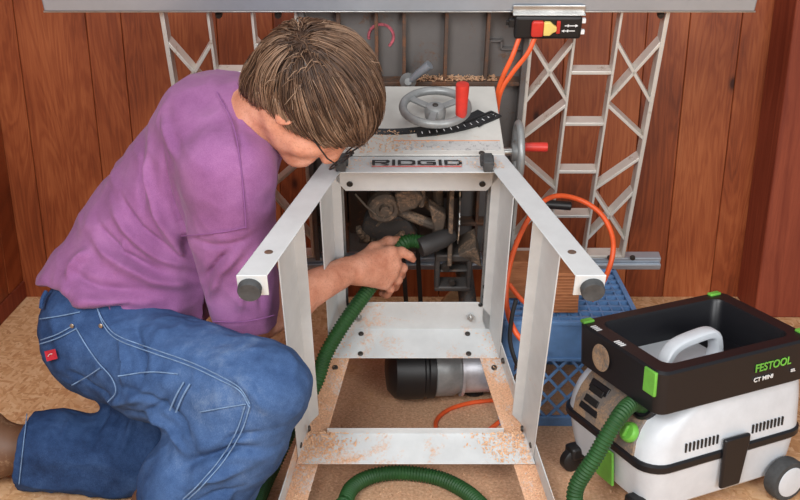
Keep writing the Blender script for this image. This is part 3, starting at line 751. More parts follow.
    for k in range(4):
        for yy in (yc + .050, yc - .028):
            MB().box((F['x0'] + .012, yy - .0065 * k, zt + .0006), (.013, .0030, .001)).build('vent_mark', M['white'], fr)
    # green catches in the four corners
    def clip(c, d): MB().box(c, d).build('green_catch', M['vacgreen'], fr, bevel=.002)
    clip((F['x0'] + .001, F['y0'] + .030, zt - .028), (.007, .034, .050))
    clip((F['x0'] + .016, F['y1'] - .012, zt + .001), (.026, .016, .007))
    clip((F['x1'] - .030, F['y1'] - .010, zt + .001), (.028, .014, .007))
    clip((F['x1'] - .008, F['y0'] + .025, zt + .001), (.014, .034, .007))
    # lettering on the long side
    rot = (math.pi / 2, 0, 0)
    text('maker_lettering', 'FESTOOL', .0235, M['vacgreen'], fr, (.022, F['y0'] - .0004, .316), rot, .0004, .95)
    text('model_lettering', 'CT MINI', .0125, M['white'], fr, (.022, F['y0'] - .0003, .2945), rot, .0002, 1.1)
    text('size_lettering', 'SEL', .0085, M['white'], fr, (.118, F['y0'] - .0003, .2965), rot, .0002, 1.0)
    # white handle on the lid
    lid = MB().poly([rrect(-.14, .055, -.105, .070, .03, .270), rrect(-.14, .055, -.105, .070, .03, .288), rrect(-.13, .045, -.095, .060, .03, .293)]).build('lid', M['vacwhite'], v)
    MB().poly([rrect(-.168, .165, -.13, .07, .03, .272), rrect(-.168, .165, -.13, .07, .03, .284)]).build('inner_tray', M['vacblack'], v)
    hp_ = smooth_path([(-.112, -.050, .276), (-.100, -.048, .315), (-.078, -.046, .340), (-.03, -.044, .350), (.018, -.042, .350), (.034, -.041, .325), (.040, -.040, .276)], .006)
    m = MB(); loops = []
    for i in range(len(hp_)):
        t = Vector(hp_[min(i + 1, len(hp_) - 1)] - hp_[max(i - 1, 0)]).normalized(); s = Vector((0, 1, 0)); n = s.cross(t).normalized()
        p = Vector(hp_[i]); e = min(i, len(hp_) - 1 - i); a, b = .017 + .006 * max(0, 1 - e / 6), .010 + .008 * max(0, 1 - e / 6)
        loops.append([p + s * a * math.copysign(abs(math.cos(q)) ** .6, math.cos(q)) + n * b * math.copysign(abs(math.sin(q)) ** .6, math.sin(q)) for q in [2 * math.pi * k / 16 for k in range(16)]])
    m.poly(loops).build('carry_handle', M['vacwhite'], v)
    # slots, latch, green front latch
    for x0 in (-.118, .052):
        for k in range(9):
            MB().box((x0 + k * .0098, -.1520, .177), (.0036, .004, .019)).build('vent_slot', M['black'], ub)
    MB().prism([(-.030, -.156, .178), (.036, -.156, .178), (.036, -.156, .160), (.026, -.153, .062), (-.024, -.153, .062), (-.030, -.156, .160)], (0, -.010, 0)).build('side_latch', M['vacblack'], v, bevel=.004)
    MB().prism([(-.030 , .154, .178), (.036, .154, .178), (.026, .152, .062), (-.024, .152, .062)], (0, .010, 0)).build('side_latch', M['vacblack'], v, bevel=.004)
    MB().prism([(-.203, -.045, .128), (-.203, .015, .128), (-.196, .010, .048), (-.196, -.045, .048)], (-.006, 0, 0)).build('front_latch', M['vacgreen'], v, bevel=.002)
    # wheels
    for s, y in ((-1, -.150), (1, .149)):
        wh = MB().lathe([(.030, 0), (.044, .004), (.046, .010), (.046, .028), (.043, .034), (.034, .035)], (.145, y, .046), (0, s, 0), 36).build('rear_wheel', M['rubber'], v)
        MB().lathe([(.034, .033), (.033, .0365), (.024, .038), (.001, .0385)], (.145, y, .046), (0, s, 0), 36).build('hub_cap', M['vacwhite'], wh)
        cs = MB().lathe([(.020, -.012), (.026, -.008), (.026, .008), (.020, .012)], (-.196, s * .105, .026), (0, 1, 0), 24).build('front_caster', M['black'], v)
        MB().box((-.186, s * .105, .045), (.04, .034, .03)).build('caster_fork', M['black'], cs, bevel=.006)
    # mains lead at the back
    MB().tube(smooth_path([(.198, -.03, .16), (.225, -.03, .17), (.235, -.02, .12), (.23, .0, .04), (.24, .05, .008)], .008), .005, 8).build('mains_lead', M['black'], v)
    Mw = Matrix.Translation((VX, VY, 0)) @ Matrix.Rotation(VR, 4, 'Z')
    return Mw @ (hp + Vector((-.75, -.1, .55)) * .004), (Mw.to_3x3() @ Vector((-.75, -.1, .30)))
PORT, PDIR = vacuum()
def hose():
    P = [np.array(saw_world(.045, .285, .335)), at(412, 241, 2.06), at(398, 247, 2.045), at(384, 264, 2.035), at(370, 287, 1.995), at(345, 322, 1.935), at(326, 354, 1.90), np.array([-.180, 1.868, .205]), np.array([-.232, 1.852, .11]), np.array([-.266, 1.825, .042]), np.array([-.284, 1.77, .021]), np.array([-.290, 1.70, .021]), np.array([-.284, 1.61, .021]), np.array([-.255, 1.545, .021]), np.array([-.19, 1.52, .021]), np.array([-.135, 1.58, .021]), np.array([-.117, 1.69, .021])]
    fl = [(345, 498), (352, 484), (368, 474), (390, 469.5), (414, 470), (440, 475), (463, 486), (480, 500)]
    c, s = math.cos(PITCH), math.sin(PITCH)
    for px, py in fl:
        b = (250 - py) / CAM_F; P.append(at(px, py, (CAM_H - .03) / ((s - b * c) / (c + b * s))) * np.array([1, 1, 0]) + np.array([0, 0, .021]))
    P += [np.array([.195, 1.62, .021]), np.array([.235, 1.50, .021]), np.array([.30, 1.44, .021]), np.array([.352, 1.50, .021]), np.array([.352, 1.60, .03]), np.array(at(575, 492, 1.625)), np.array(at(595, 457, 1.63)), np.array(at(616, 421, 1.65)), np.array(PORT) + np.array(PDIR) * .05, np.array(PORT)]
    pth = smooth_path(P, .0014)
    r = .0155 + .0016 * np.sin(np.arange(len(pth)) * 2 * math.pi / 5.0)
    o = MB().tube(pth, r, 14).build('vacuum_hose', M['hose'], angle=180)
    tag(o, 'long ribbed green vacuum hose from the dust extractor to the hand in the saw', 'hose')
    a, b = np.array(saw_world(.062, .290, .318)), np.array(saw_world(.020, .284, .338))
    d = (b - a) / np.linalg.norm(b - a)
    n = MB().lathe([(.013, -.03), (.016, -.026), (.021, 0), (.022, .03), (.022, .052), (.020, .056)], a, d, 24).build('hose_nozzle', M['hosedark'], o)
hose()
def sawdust():
    m = MB()
    def chip(p, n, size):
        n = Vector(n).normalized(); a = Vector((rng.gauss(0, 1), rng.gauss(0, 1), rng.gauss(0, 1))); a = (a - n * a.dot(n) * .8).normalized(); b = n.cross(a).normalized()
        l, wd, t = size * rng.uniform(.6, 1.6), size * rng.uniform(.25, .6), size * .14
        q = Vector(p); cu = n * size * rng.uniform(0, .25)
        m.poly([[q - a * l - b * wd + cu, q - a * l + b * wd + cu, q - a * l + b * wd + cu + n * t, q - a * l - b * wd + cu + n * t],
                [q - b * wd, q + b * wd, q + b * wd + n * t, q - b * wd + n * t],
                [q + a * l - b * wd + cu, q + a * l + b * wd + cu, q + a * l + b * wd + cu + n * t, q + a * l - b * wd + cu + n * t]])
    for i in range(2600):
        x, y = rng.gauss(0.02, .26), rng.gauss(1.98, .26)
        if x < -.62 or y > 2.8: continue
        chip((x, y, .0012), (0, 0, 1), rng.uniform(.0012, .0034))
    m.build('sawdust', M['chip']); tag(bpy.data.objects['sawdust'], 'loose sawdust and shavings scattered on the floor under the saw', 'sawdust', kind='stuff')
    m = MB()
    c_, s_ = math.cos(TILT), math.sin(TILT)
    def up(nl): return (nl[0], -nl[1] * s_ - nl[2] * c_, nl[1] * c_ - nl[2] * s_)
    for su in (-1, 1):
        for i in range(1100):
            w_ = rng.uniform(.43, .88); c = corner(w_, su, -1)
            dens = .35 + .65 * math.exp(-((w_ - .72) / .07) ** 2) + .5 * math.exp(-((w_ - .85) / .05) ** 2) + .4 * math.exp(-((w_ - .46) / .05) ** 2)
            if rng.random() > dens: continue
            f = abs(rng.gauss(0, .5))
            if f > 1: continue
            chip(saw_world(c.x - su * (.004 + .042 * f), c.y + .0035 + rng.uniform(0, .003), w_), up((0, 1, .2)), rng.uniform(.0010, .0026))
        for i in range(700):
            w_ = min(.75, max(.685, rng.gauss(.705, .02))); c = corner(w_, su, -1)
            chip(saw_world(c.x - su * (.012 + abs(rng.gauss(0, .045))), c.y + .0085 + abs(rng.gauss(0, .004)), w_), up((0, 1, .2)), rng.uniform(.0012, .0034))
        for i in range(160):
            w_ = rng.uniform(.43, .49); c = corner(w_, su, 1)
            chip(saw_world(c.x - su * (.02 + abs(rng.gauss(0, .04))), c.y + .001, w_), up((0, 1, -.2)), rng.uniform(.0008, .0018))
    for i in range(420):
        u = rng.uniform(-.02, .19)
        chip(saw_world(u, .5285 + abs(rng.gauss(0, .003)), rng.uniform(.012, .037)), up((0, 1, 0)), rng.uniform(.0014, .0032))
    for i in range(260):
        chip(saw_world(rng.gauss(-.06, .05), VC + .2367 + .001, rng.uniform(.33, .41)), up((0, 1, 0)), rng.uniform(.0010, .0024))
    o = m.build('sawdust', M['chip']); tag(o, 'sawdust settled on the legs and crosspieces of the saw stand', 'sawdust', kind='stuff')
sawdust()

# ------------------------------------------------------------------ the man: smooth bodies grown from rounded limbs
class Field:
    def __init__(s, lo, hi, h):
        s.lo = np.array(lo, float); s.h = h
        s.n = np.ceil((np.array(hi) - s.lo) / h).astype(int) + 1
        s.ax = [(s.lo[i] + np.arange(s.n[i]) * h).astype(np.float32) for i in range(3)]
        s.val = np.full(s.n, 1.0, np.float32)
    def sub(s, lo, hi):
        a = np.clip(np.floor((np.array(lo) - s.lo) / s.h).astype(int), 0, s.n - 1); b = np.clip(np.ceil((np.array(hi) - s.lo) / s.h).astype(int) + 1, 1, s.n)
        sl = tuple(slice(a[i], b[i]) for i in range(3))
        X = s.ax[0][sl[0]][:, None, None]; Y = s.ax[1][sl[1]][None, :, None]; Z = s.ax[2][sl[2]][None, None, :]
        return sl, X, Y, Z
    def join(s, sl, d, k):
        v = s.val[sl]; hh = np.maximum(k - np.abs(v - d), 0) / max(k, 1e-6)
        s.val[sl] = np.minimum(v, d) - hh * hh * k * .25
    def cut(s, sl, d, k):
        v = s.val[sl]; e = -d; hh = np.maximum(k - np.abs(v - e), 0) / max(k, 1e-6)
        s.val[sl] = np.maximum(v, e) + hh * hh * k * .25
    @staticmethod
    def d_cap(X, Y, Z, a, b, ra, rb, flat=None):
        a, b = np.array(a, float), np.array(b, float); X, Y, Z = X - a[0], Y - a[1], Z - a[2]; ba = b - a; q = 1.0
        if flat is not None:
            n = np.array(flat[0], float); n /= np.linalg.norm(n); q = flat[1]; g = 1 / q - 1
            dn = (X * n[0] + Y * n[1] + Z * n[2]) * g
            X, Y, Z = X + dn * n[0], Y + dn * n[1], Z + dn * n[2]; ba = ba + n * (ba @ n) * g
        t = np.clip((X * ba[0] + Y * ba[1] + Z * ba[2]) / max(ba @ ba, 1e-9), 0, 1)
        d = np.sqrt((X - t * ba[0]) ** 2 + (Y - t * ba[1]) ** 2 + (Z - t * ba[2]) ** 2) - (ra + (rb - ra) * t)
        return d * min(1, q)
    def cap(s, a, b, ra, rb, k=.02, flat=None, mode='join'):
        m = max(ra, rb) * max(1, flat[1] if flat else 1) + k + 4 * s.h
        lo = np.minimum(a, b) - m; hi = np.maximum(a, b) + m
        sl, X, Y, Z = s.sub(lo, hi)
        if min(x.size for x in (X, Y, Z)) == 0: return s
        d = s.d_cap(X, Y, Z, a, b, ra, rb, flat).astype(np.float32)
        (s.join if mode == 'join' else s.cut)(sl, d, k); return s
    def chain(s, pts, rad, k=.02, flat=None):
        for i in range(len(pts) - 1): s.cap(pts[i], pts[i + 1], rad[i], rad[i + 1], k, flat)
        return s
    def ell(s, c, axes, rad, k=.02, mode='join'):
        """ellipsoid with orthonormal axes (3 vectors) and radii"""
        c = np.array(c, float); m = max(rad) + k + 4 * s.h
        sl, X, Y, Z = s.sub(c - m, c + m)
        X, Y, Z = X - c[0], Y - c[1], Z - c[2]
        p = [(X * a[0] + Y * a[1] + Z * a[2]) for a in axes]
        k0 = np.sqrt(sum((p[i] / rad[i]) ** 2 for i in range(3))); k1 = np.sqrt(sum((p[i] / rad[i] ** 2) ** 2 for i in range(3)))
        d = (k0 * (k0 - 1) / np.maximum(k1, 1e-6)).astype(np.float32)
        (s.join if mode == 'join' else s.cut)(sl, d, k); return s
    def mesh(s, smooth=3):
        v = s.val; ins = v < 0; n = s.n - 1
        cnt = np.zeros(n, np.int8)
        for dx in (0, 1):
            for dy in (0, 1):
                for dz in (0, 1): cnt += ins[dx:dx + n[0], dy:dy + n[1], dz:dz + n[2]]
        act = (cnt > 0) & (cnt < 8); I = np.argwhere(act)
        idx = np.full(n, -1, np.int64); idx[act] = np.arange(len(I))
        acc = np.zeros((len(I), 3)); w_ = np.zeros(len(I))
        cs = [(a, b, c) for a in (0, 1) for b in (0, 1) for c in (0, 1)]
        for a in cs:
            for ax in range(3):
                if a[ax]: continue
                b = list(a); b[ax] = 1
                va = v[I[:, 0] + a[0], I[:, 1] + a[1], I[:, 2] + a[2]]; vb = v[I[:, 0] + b[0], I[:, 1] + b[1], I[:, 2] + b[2]]
                cr = (va < 0) != (vb < 0); t = np.where(cr, va / np.where(cr, va - vb, 1), 0)
                p = np.array(a, float)[None] + np.zeros((len(I), 3)); p[:, ax] = t
                acc[cr] += p[cr]; w_[cr] += 1
        V = s.lo + (I + acc / w_[:, None]) * s.h
        F = []
        for ax in range(3):
            b = [slice(None)] * 3; c = [slice(None)] * 3; b[ax] = slice(0, -1); c[ax] = slice(1, None)
            A, B = ins[tuple(b)], ins[tuple(c)]
            E_ = np.argwhere(A != B); o1, o2 = [(1, 2), (2, 0), (0, 1)][ax]
            E_ = E_[(E_[:, o1] > 0) & (E_[:, o2] > 0) & (E_[:, o1] < s.n[o1] - 1) & (E_[:, o2] < s.n[o2] - 1)]
            fl = A[E_[:, 0], E_[:, 1], E_[:, 2]]
            def at_(d1, d2):
                q = E_.copy(); q[:, o1] += d1; q[:, o2] += d2; return idx[q[:, 0], q[:, 1], q[:, 2]]
            q = np.stack([at_(-1, -1), at_(0, -1), at_(0, 0), at_(-1, 0)], 1)
            q[~fl] = q[~fl][:, ::-1]; F.append(q)
        F = np.concatenate(F)
        F = F[(F >= 0).all(1)]
        for _ in range(smooth):
            S = np.zeros_like(V); D = np.zeros(len(V))
            for i in range(4):
                for j in (1, 3):
                    np.add.at(S, F[:, i], V[F[:, (i + j) % 4]]); np.add.at(D, F[:, i], 1)
            V = V * .5 + .5 * S / np.maximum(D, 1)[:, None]
        return V, F
def vnormals(V, F):
    n = np.cross(V[F[:, 2]] - V[F[:, 0]], V[F[:, 3]] - V[F[:, 1]]); N = np.zeros_like(V)
    for i in range(4): np.add.at(N, F[:, i], n)
    return N / np.maximum(np.linalg.norm(N, axis=1), 1e-9)[:, None]
def np_obj(name, V, F, m, parent=None):
    me = bpy.data.meshes.new(name)
    me.vertices.add(len(V)); me.vertices.foreach_set('co', V.astype(np.float32).ravel())
    me.loops.add(F.size); me.loops.foreach_set('vertex_index', F.astype(np.int32).ravel())
    me.polygons.add(len(F)); me.polygons.foreach_set('loop_start', np.arange(0, F.size, 4, dtype=np.int32))
    me.update(calc_edges=True); me.validate()
    me.shade_smooth(); me.materials.append(m)
    o = bpy.data.objects.new(name, me); C.objects.link(o)
    if parent: o.parent = parent
    return o
_rs = np.random.RandomState(5); _lat = _rs.rand(32, 32, 32)
def vnoise(P, sc):
    q = P * sc; i = np.floor(q).astype(int); f = q - i; f = f * f * (3 - 2 * f); o = 0
    for dx in (0, 1):
        for dy in (0, 1):
            for dz in (0, 1):
                w_ = (f[:, 0] if dx else 1 - f[:, 0]) * (f[:, 1] if dy else 1 - f[:, 1]) * (f[:, 2] if dz else 1 - f[:, 2])
                o = o + w_ * _lat[(i[:, 0] + dx) % 32, (i[:, 1] + dy) % 32, (i[:, 2] + dz) % 32]
    return o - .5
def seg_dist(P, poly):
    best = np.full(len(P), 9.0); 
    for a, b in zip(poly[:-1], poly[1:]):
        a, b = np.array(a), np.array(b); ba = b - a
        t = np.clip(((P - a) @ ba) / (ba @ ba), 0, 1); d = np.linalg.norm(P - a - t[:, None] * ba, axis=1); best = np.minimum(best, d)
    return best
def side(px, py, Y=1.70):
    p = at(px, py, Y); return (p[0], p[2])
def fold(V, N, pts, width, height, Y=1.68):
    """raise (or sink) cloth along a line drawn on the side of the figure"""
    q = [side(x, y, Y) for x, y in pts]; L = sum(math.dist(a, b) for a, b in zip(q[:-1], q[1:]))
    # nearest point measured in the body's side plane
    P2 = V[:, [0, 2]]; d = seg_dist(P2, q)
    e0 = np.linalg.norm(P2 - np.array(q[0]), axis=1); e1 = np.linalg.norm(P2 - np.array(q[-1]), axis=1)
    taper = np.clip(np.minimum(e0, e1) / (L * .3), .15, 1)
    face = np.clip(-N[:, 1] * 1.6 + .25, 0, 1)
    V += N * (2.1 * height * np.exp(-(d / (width * .7)) ** 2) * taper * face)[:, None]

def skin_mat():
    t = NT('skin'); t.pr(.5, 0, .4)
    n = t.noise(t.tc.outputs['Object'], 30, 5, .6); n2 = t.noise(t.tc.outputs['Object'], 260, 3, .7)
    c = t.ramp(n.outputs[0], [(.3, (190, 124, 98)), (.55, (212, 150, 124)), (.75, (222, 164, 140))])
    t.col(t.mix(t.ramp(n2.outputs[0], [(.52, (0, 0, 0, 1)), (.72, (.45, .45, .45, 1))]), c, (146, 88, 64)))
    t.b.inputs['Subsurface Weight'].default_value = .08; t.b.inputs['Subsurface Radius'].default_value = (.01, .004, .002)
    t.bump(n2.outputs[0], .15, .001); return t.m
def shirt_mat():
    t = NT('purple_cotton'); t.pr(.85, 0, .15)
    n = t.noise(t.tc.outputs['Object'], 14, 5, .65); n2 = t.noise(t.tc.outputs['Object'], 700, 2, .6); n3 = t.noise(t.tc.outputs['Object'], 3, 2, .5)
    v = t.math('ADD', t.math('MULTIPLY', n.outputs[0], .6), t.math('MULTIPLY', n2.outputs[0], .4)); v = t.math('ADD', v, t.math('MULTIPLY', t.math('SUBTRACT', n3.outputs[0], .5), .35))
    t.col(t.ramp(v, [(.28, (120, 72, 115)), (.5, (143, 91, 138)), (.74, (164, 112, 157))]))
    t.bump(n2.outputs[0], .12, .0008); t.b.inputs['Sheen Weight'].default_value = .12; return t.m
def denim_mat():
    t = NT('blue_denim'); t.pr(.85, 0, .15)
    n = t.noise(t.tc.outputs['Object'], 9, 5, .65, .4); n2 = t.noise(t.map((900, 900, 260)), 1, 2, .7); n3 = t.noise(t.map((60, 60, 60)), 1, 4, .7)
    g = t.n('ShaderNodeVectorMath', operation='DISTANCE'); t.l(t.tc.outputs['Object'], g.inputs[0]); g.inputs[1].default_value = (-.30, 1.50, .46)
    worn = t.math('MULTIPLY', t.math('SUBTRACT', .36, g.outputs['Value']), .45)
    v = t.math('ADD', t.math('MULTIPLY', n.outputs[0], .5), t.math('MULTIPLY', n2.outputs[0], .28)); v = t.math('ADD', v, t.math('MULTIPLY', n3.outputs[0], .18))
    v = t.math('ADD', v, t.math('MAXIMUM', worn, -.04))
    t.col(t.ramp(v, [(.28, (24, 40, 70)), (.44, (44, 67, 106)), (.62, (70, 97, 140)), (.84, (130, 149, 174))]))
    t.bump(n2.outputs[0], .25, .0008); return t.m
M['skin'] = skin_mat(); M['shirt'] = shirt_mat(); M['denim'] = denim_mat()
M['seam'] = plain('pale_seam_thread', (112, 140, 176), .9, 0, .2, 60)
M['shirtseam'] = plain('shirt_seam', (138, 84, 140), .9)
M['tagred'] = plain('red_pocket_tag', (186, 36, 54), .7)
M['boot'] = dusty('brown_leather_boot', (106, 72, 50), (150, 116, 88), .42, .55, 0, 20)
M['bootdark'] = plain('dark_boot_sole', (48, 44, 42), .7)
M['belt'] = plain('dark_leather_belt', (52, 42, 38), .6)
M['rivet'] = plain('copper_rivet', (170, 150, 130), .35, .8)
HAIR = [plain(f'brown_hair_{k}', c, .42, 0, .15, 60) for k, c in zip('abcd', [(70, 51, 40), (94, 70, 54), (116, 89, 70), (146, 117, 95)])]
for m_ in HAIR: m_.node_tree.nodes['Principled BSDF'].inputs['Specular IOR Level'].default_value = .35

# key points of the pose
Pw = lambda x, y, Y: np.array(at(x, y, Y))
SH_R = Pw(233, 172, 1.68); EL_R = Pw(262, 316, 1.775); WR_R = Pw(348, 270, 1.935)
SH_L = Pw(226, 150, 1.98); EL_L = Pw(196, 262, 2.05); WR_L = Pw(226, 300, 1.93)
HD = Pw(317, 98, 1.68)
hc_ = np.array([.74, -.40, .46]); hc_ /= np.linalg.norm(hc_)
hf_ = np.array([.52, -.05, -.85]); hf_ -= hc_ * (hf_ @ hc_); hf_ /= np.linalg.norm(hf_)
hs_ = np.cross(hc_, hf_);  hs_ = hs_ if hs_[1] < 0 else -hs_
def HL(a, b, c): return HD + hf_ * a + hc_ * b + hs_ * c
T0, T1, T2, T3 = Pw(110, 292, 1.84), Pw(150, 240, 1.87), Pw(190, 188, 1.87), Pw(217, 135, 1.83)
NK = Pw(262, 118, 1.76)

def person_body():
    f = Field((-.74, 1.50, .30), (.12, 2.20, 1.08), .0033)
    lat = ((0, 1, 0), 1.28)
    f.chain([T0, T1, T2, T3], [.095, .105, .11, .10], .03, lat)
    f.cap(T3, NK, .085, .062, .04); f.cap(NK, HL(-.03, -.05, 0), .060, .056, .03)
    f.cap(T3 + np.array([.01, -.06, 0]), SH_R, .07, .055, .03); f.cap(T3 + np.array([.01, .06, 0]), SH_L, .07, .055, .03)
    # arms
    f.chain([SH_R, SH_R * .45 + EL_R * .55, EL_R], [.055, .050, .042], .02)
    fm = EL_R * .62 + WR_R * .38 + np.array([0, -.004, .004])
    f.chain([EL_R, fm, WR_R], [.042, .0415, .0295], .015)
    f.cap(EL_R, fm + np.array([0, 0, -.012]), .036, .028, .02)
    f.chain([SH_L, EL_L, WR_L], [.055, .042, .030], .02)
    f.cap(WR_L, Pw(240, 312, 1.87), .028, .034, .02, ((0, 0, 1), .6))
    for i, dy in enumerate((-.036, -.012, .012, .034)):
        b = Pw(240, 312, 1.87) + np.array([.004, dy, 0]); e = b + np.array([.030, -.012 + dy * .3, -.016]); g = e + np.array([.014, -.008, -.020])
        f.chain([b, e, g], [.010, .009, .0075], .004)
    # right hand closing on the hose
    k_i, k_m, k_r, k_p = Pw(391, 253, 1.985), Pw(394, 264, 1.985), Pw(390.5, 274, 1.985), Pw(384, 283, 1.98)
    palm = (WR_R + k_m) / 2
    for kk, r_ in ((k_i, .0175), (k_m, .018), (k_r, .0175), (k_p, .016)):
        f.cap(WR_R * .75 + kk * .25, kk, .0235, r_, .014)
    for kk in (k_i, k_m, k_r, k_p): f.cap(kk + np.array([0, -.004, .002]), kk + np.array([.001, -.003, .001]), .0125, .0125, .006)
    # fingers: index lies along the hose, the others wrap round it
    f.chain([k_i, Pw(402, 252, 1.995), Pw(410, 256, 2.0), Pw(413, 259.5, 2.005)], [.0125, .0108, .0096, .0078], .005)
    f.chain([k_m, Pw(402.5, 268, 2.0), Pw(401, 275, 2.03), Pw(394, 276, 2.05)], [.0128, .0112, .0102, .0085], .004)
    f.chain([k_r, Pw(398, 279.5, 1.998), Pw(395, 287, 2.028), Pw(388, 285, 2.045)], [.0122, .0108, .0098, .0082], .004)
    f.chain([k_p, Pw(390.5, 289, 1.993), Pw(387, 295, 2.018), Pw(381, 293, 2.03)], [.0112, .0096, .0088, .0074], .004)
    # thumb over the top of the hose
    f.chain([WR_R * .7 + k_i * .3 + np.array([0, .012, .004]), Pw(375, 249, 1.995), Pw(388, 242, 2.03), Pw(398, 239.5, 2.055)], [.019, .015, .0118, .0092], .010)
    # head
    ax = (hf_, hc_, hs_)
    f.ell(HL(-.012, .03, 0), ax, (.098, .086, .076), .02)
    f.ell(HL(.028, -.038, 0), ax, (.064, .074, .058), .03)
    for s in (-1, 1):
        f.cap(HL(.0, -.068, s * .045), HL(.066, -.094, s * .010), .018, .019, .025)
        f.cap(HL(.062, -.030, s * .036), HL(.055, -.05, s * .04), .024, .020, .02)
        f.cap(HL(.082, .016, s * .012), HL(.072, .014, s * .048), .013, .010, .014)
        f.ell(HL(.094, -.006, s * .032), ax, (.014, .012, .016), .010, 'cut')
        f.ell(HL(.078, -.006, s * .031), ax, (.0125, .0125, .0125), .004)
        f.ell(HL(-.008, -.012, s * .080), (hf_ * .9 + hs_ * s * .4, hc_, hs_ * .9 - hf_ * s * .4), (.018, .031, .008), .006)
        f.ell(HL(-.004, -.012, s * .088), ax, (.008, .017, .005), .005, 'cut')
        f.cap(HL(.100, -.047, s * .010), HL(.098, -.047, s * .012), .0085, .007, .008)
    f.cap(HL(.086, .004, 0), HL(.104, -.038, 0), .009, .0115, .012)
    f.cap(HL(.086, -.071, -.018), HL(.086, -.071, .018), .0085, .0085, .010); f.cap(HL(.085, -.083, -.014), HL(.085, -.083, .014), .009, .009, .010)
    f.cap(HL(.097, -.077, -.022), HL(.097, -.077, .022), .0035, .0035, .004, None, 'cut')
    f.cap(HL(.071, -.096, -.008), HL(.071, -.096, .008), .018, .018, .02)
    V, F = f.mesh(3); N = vnormals(V, F)
    V += N * (vnoise(V, 60) * .0016)[:, None]
    o = np_obj('person', V, F, M['skin'])
    tag(o, 'man in purple T-shirt and blue jeans kneeling at the saw, holding the green hose', 'person')
    return o
man = person_body()

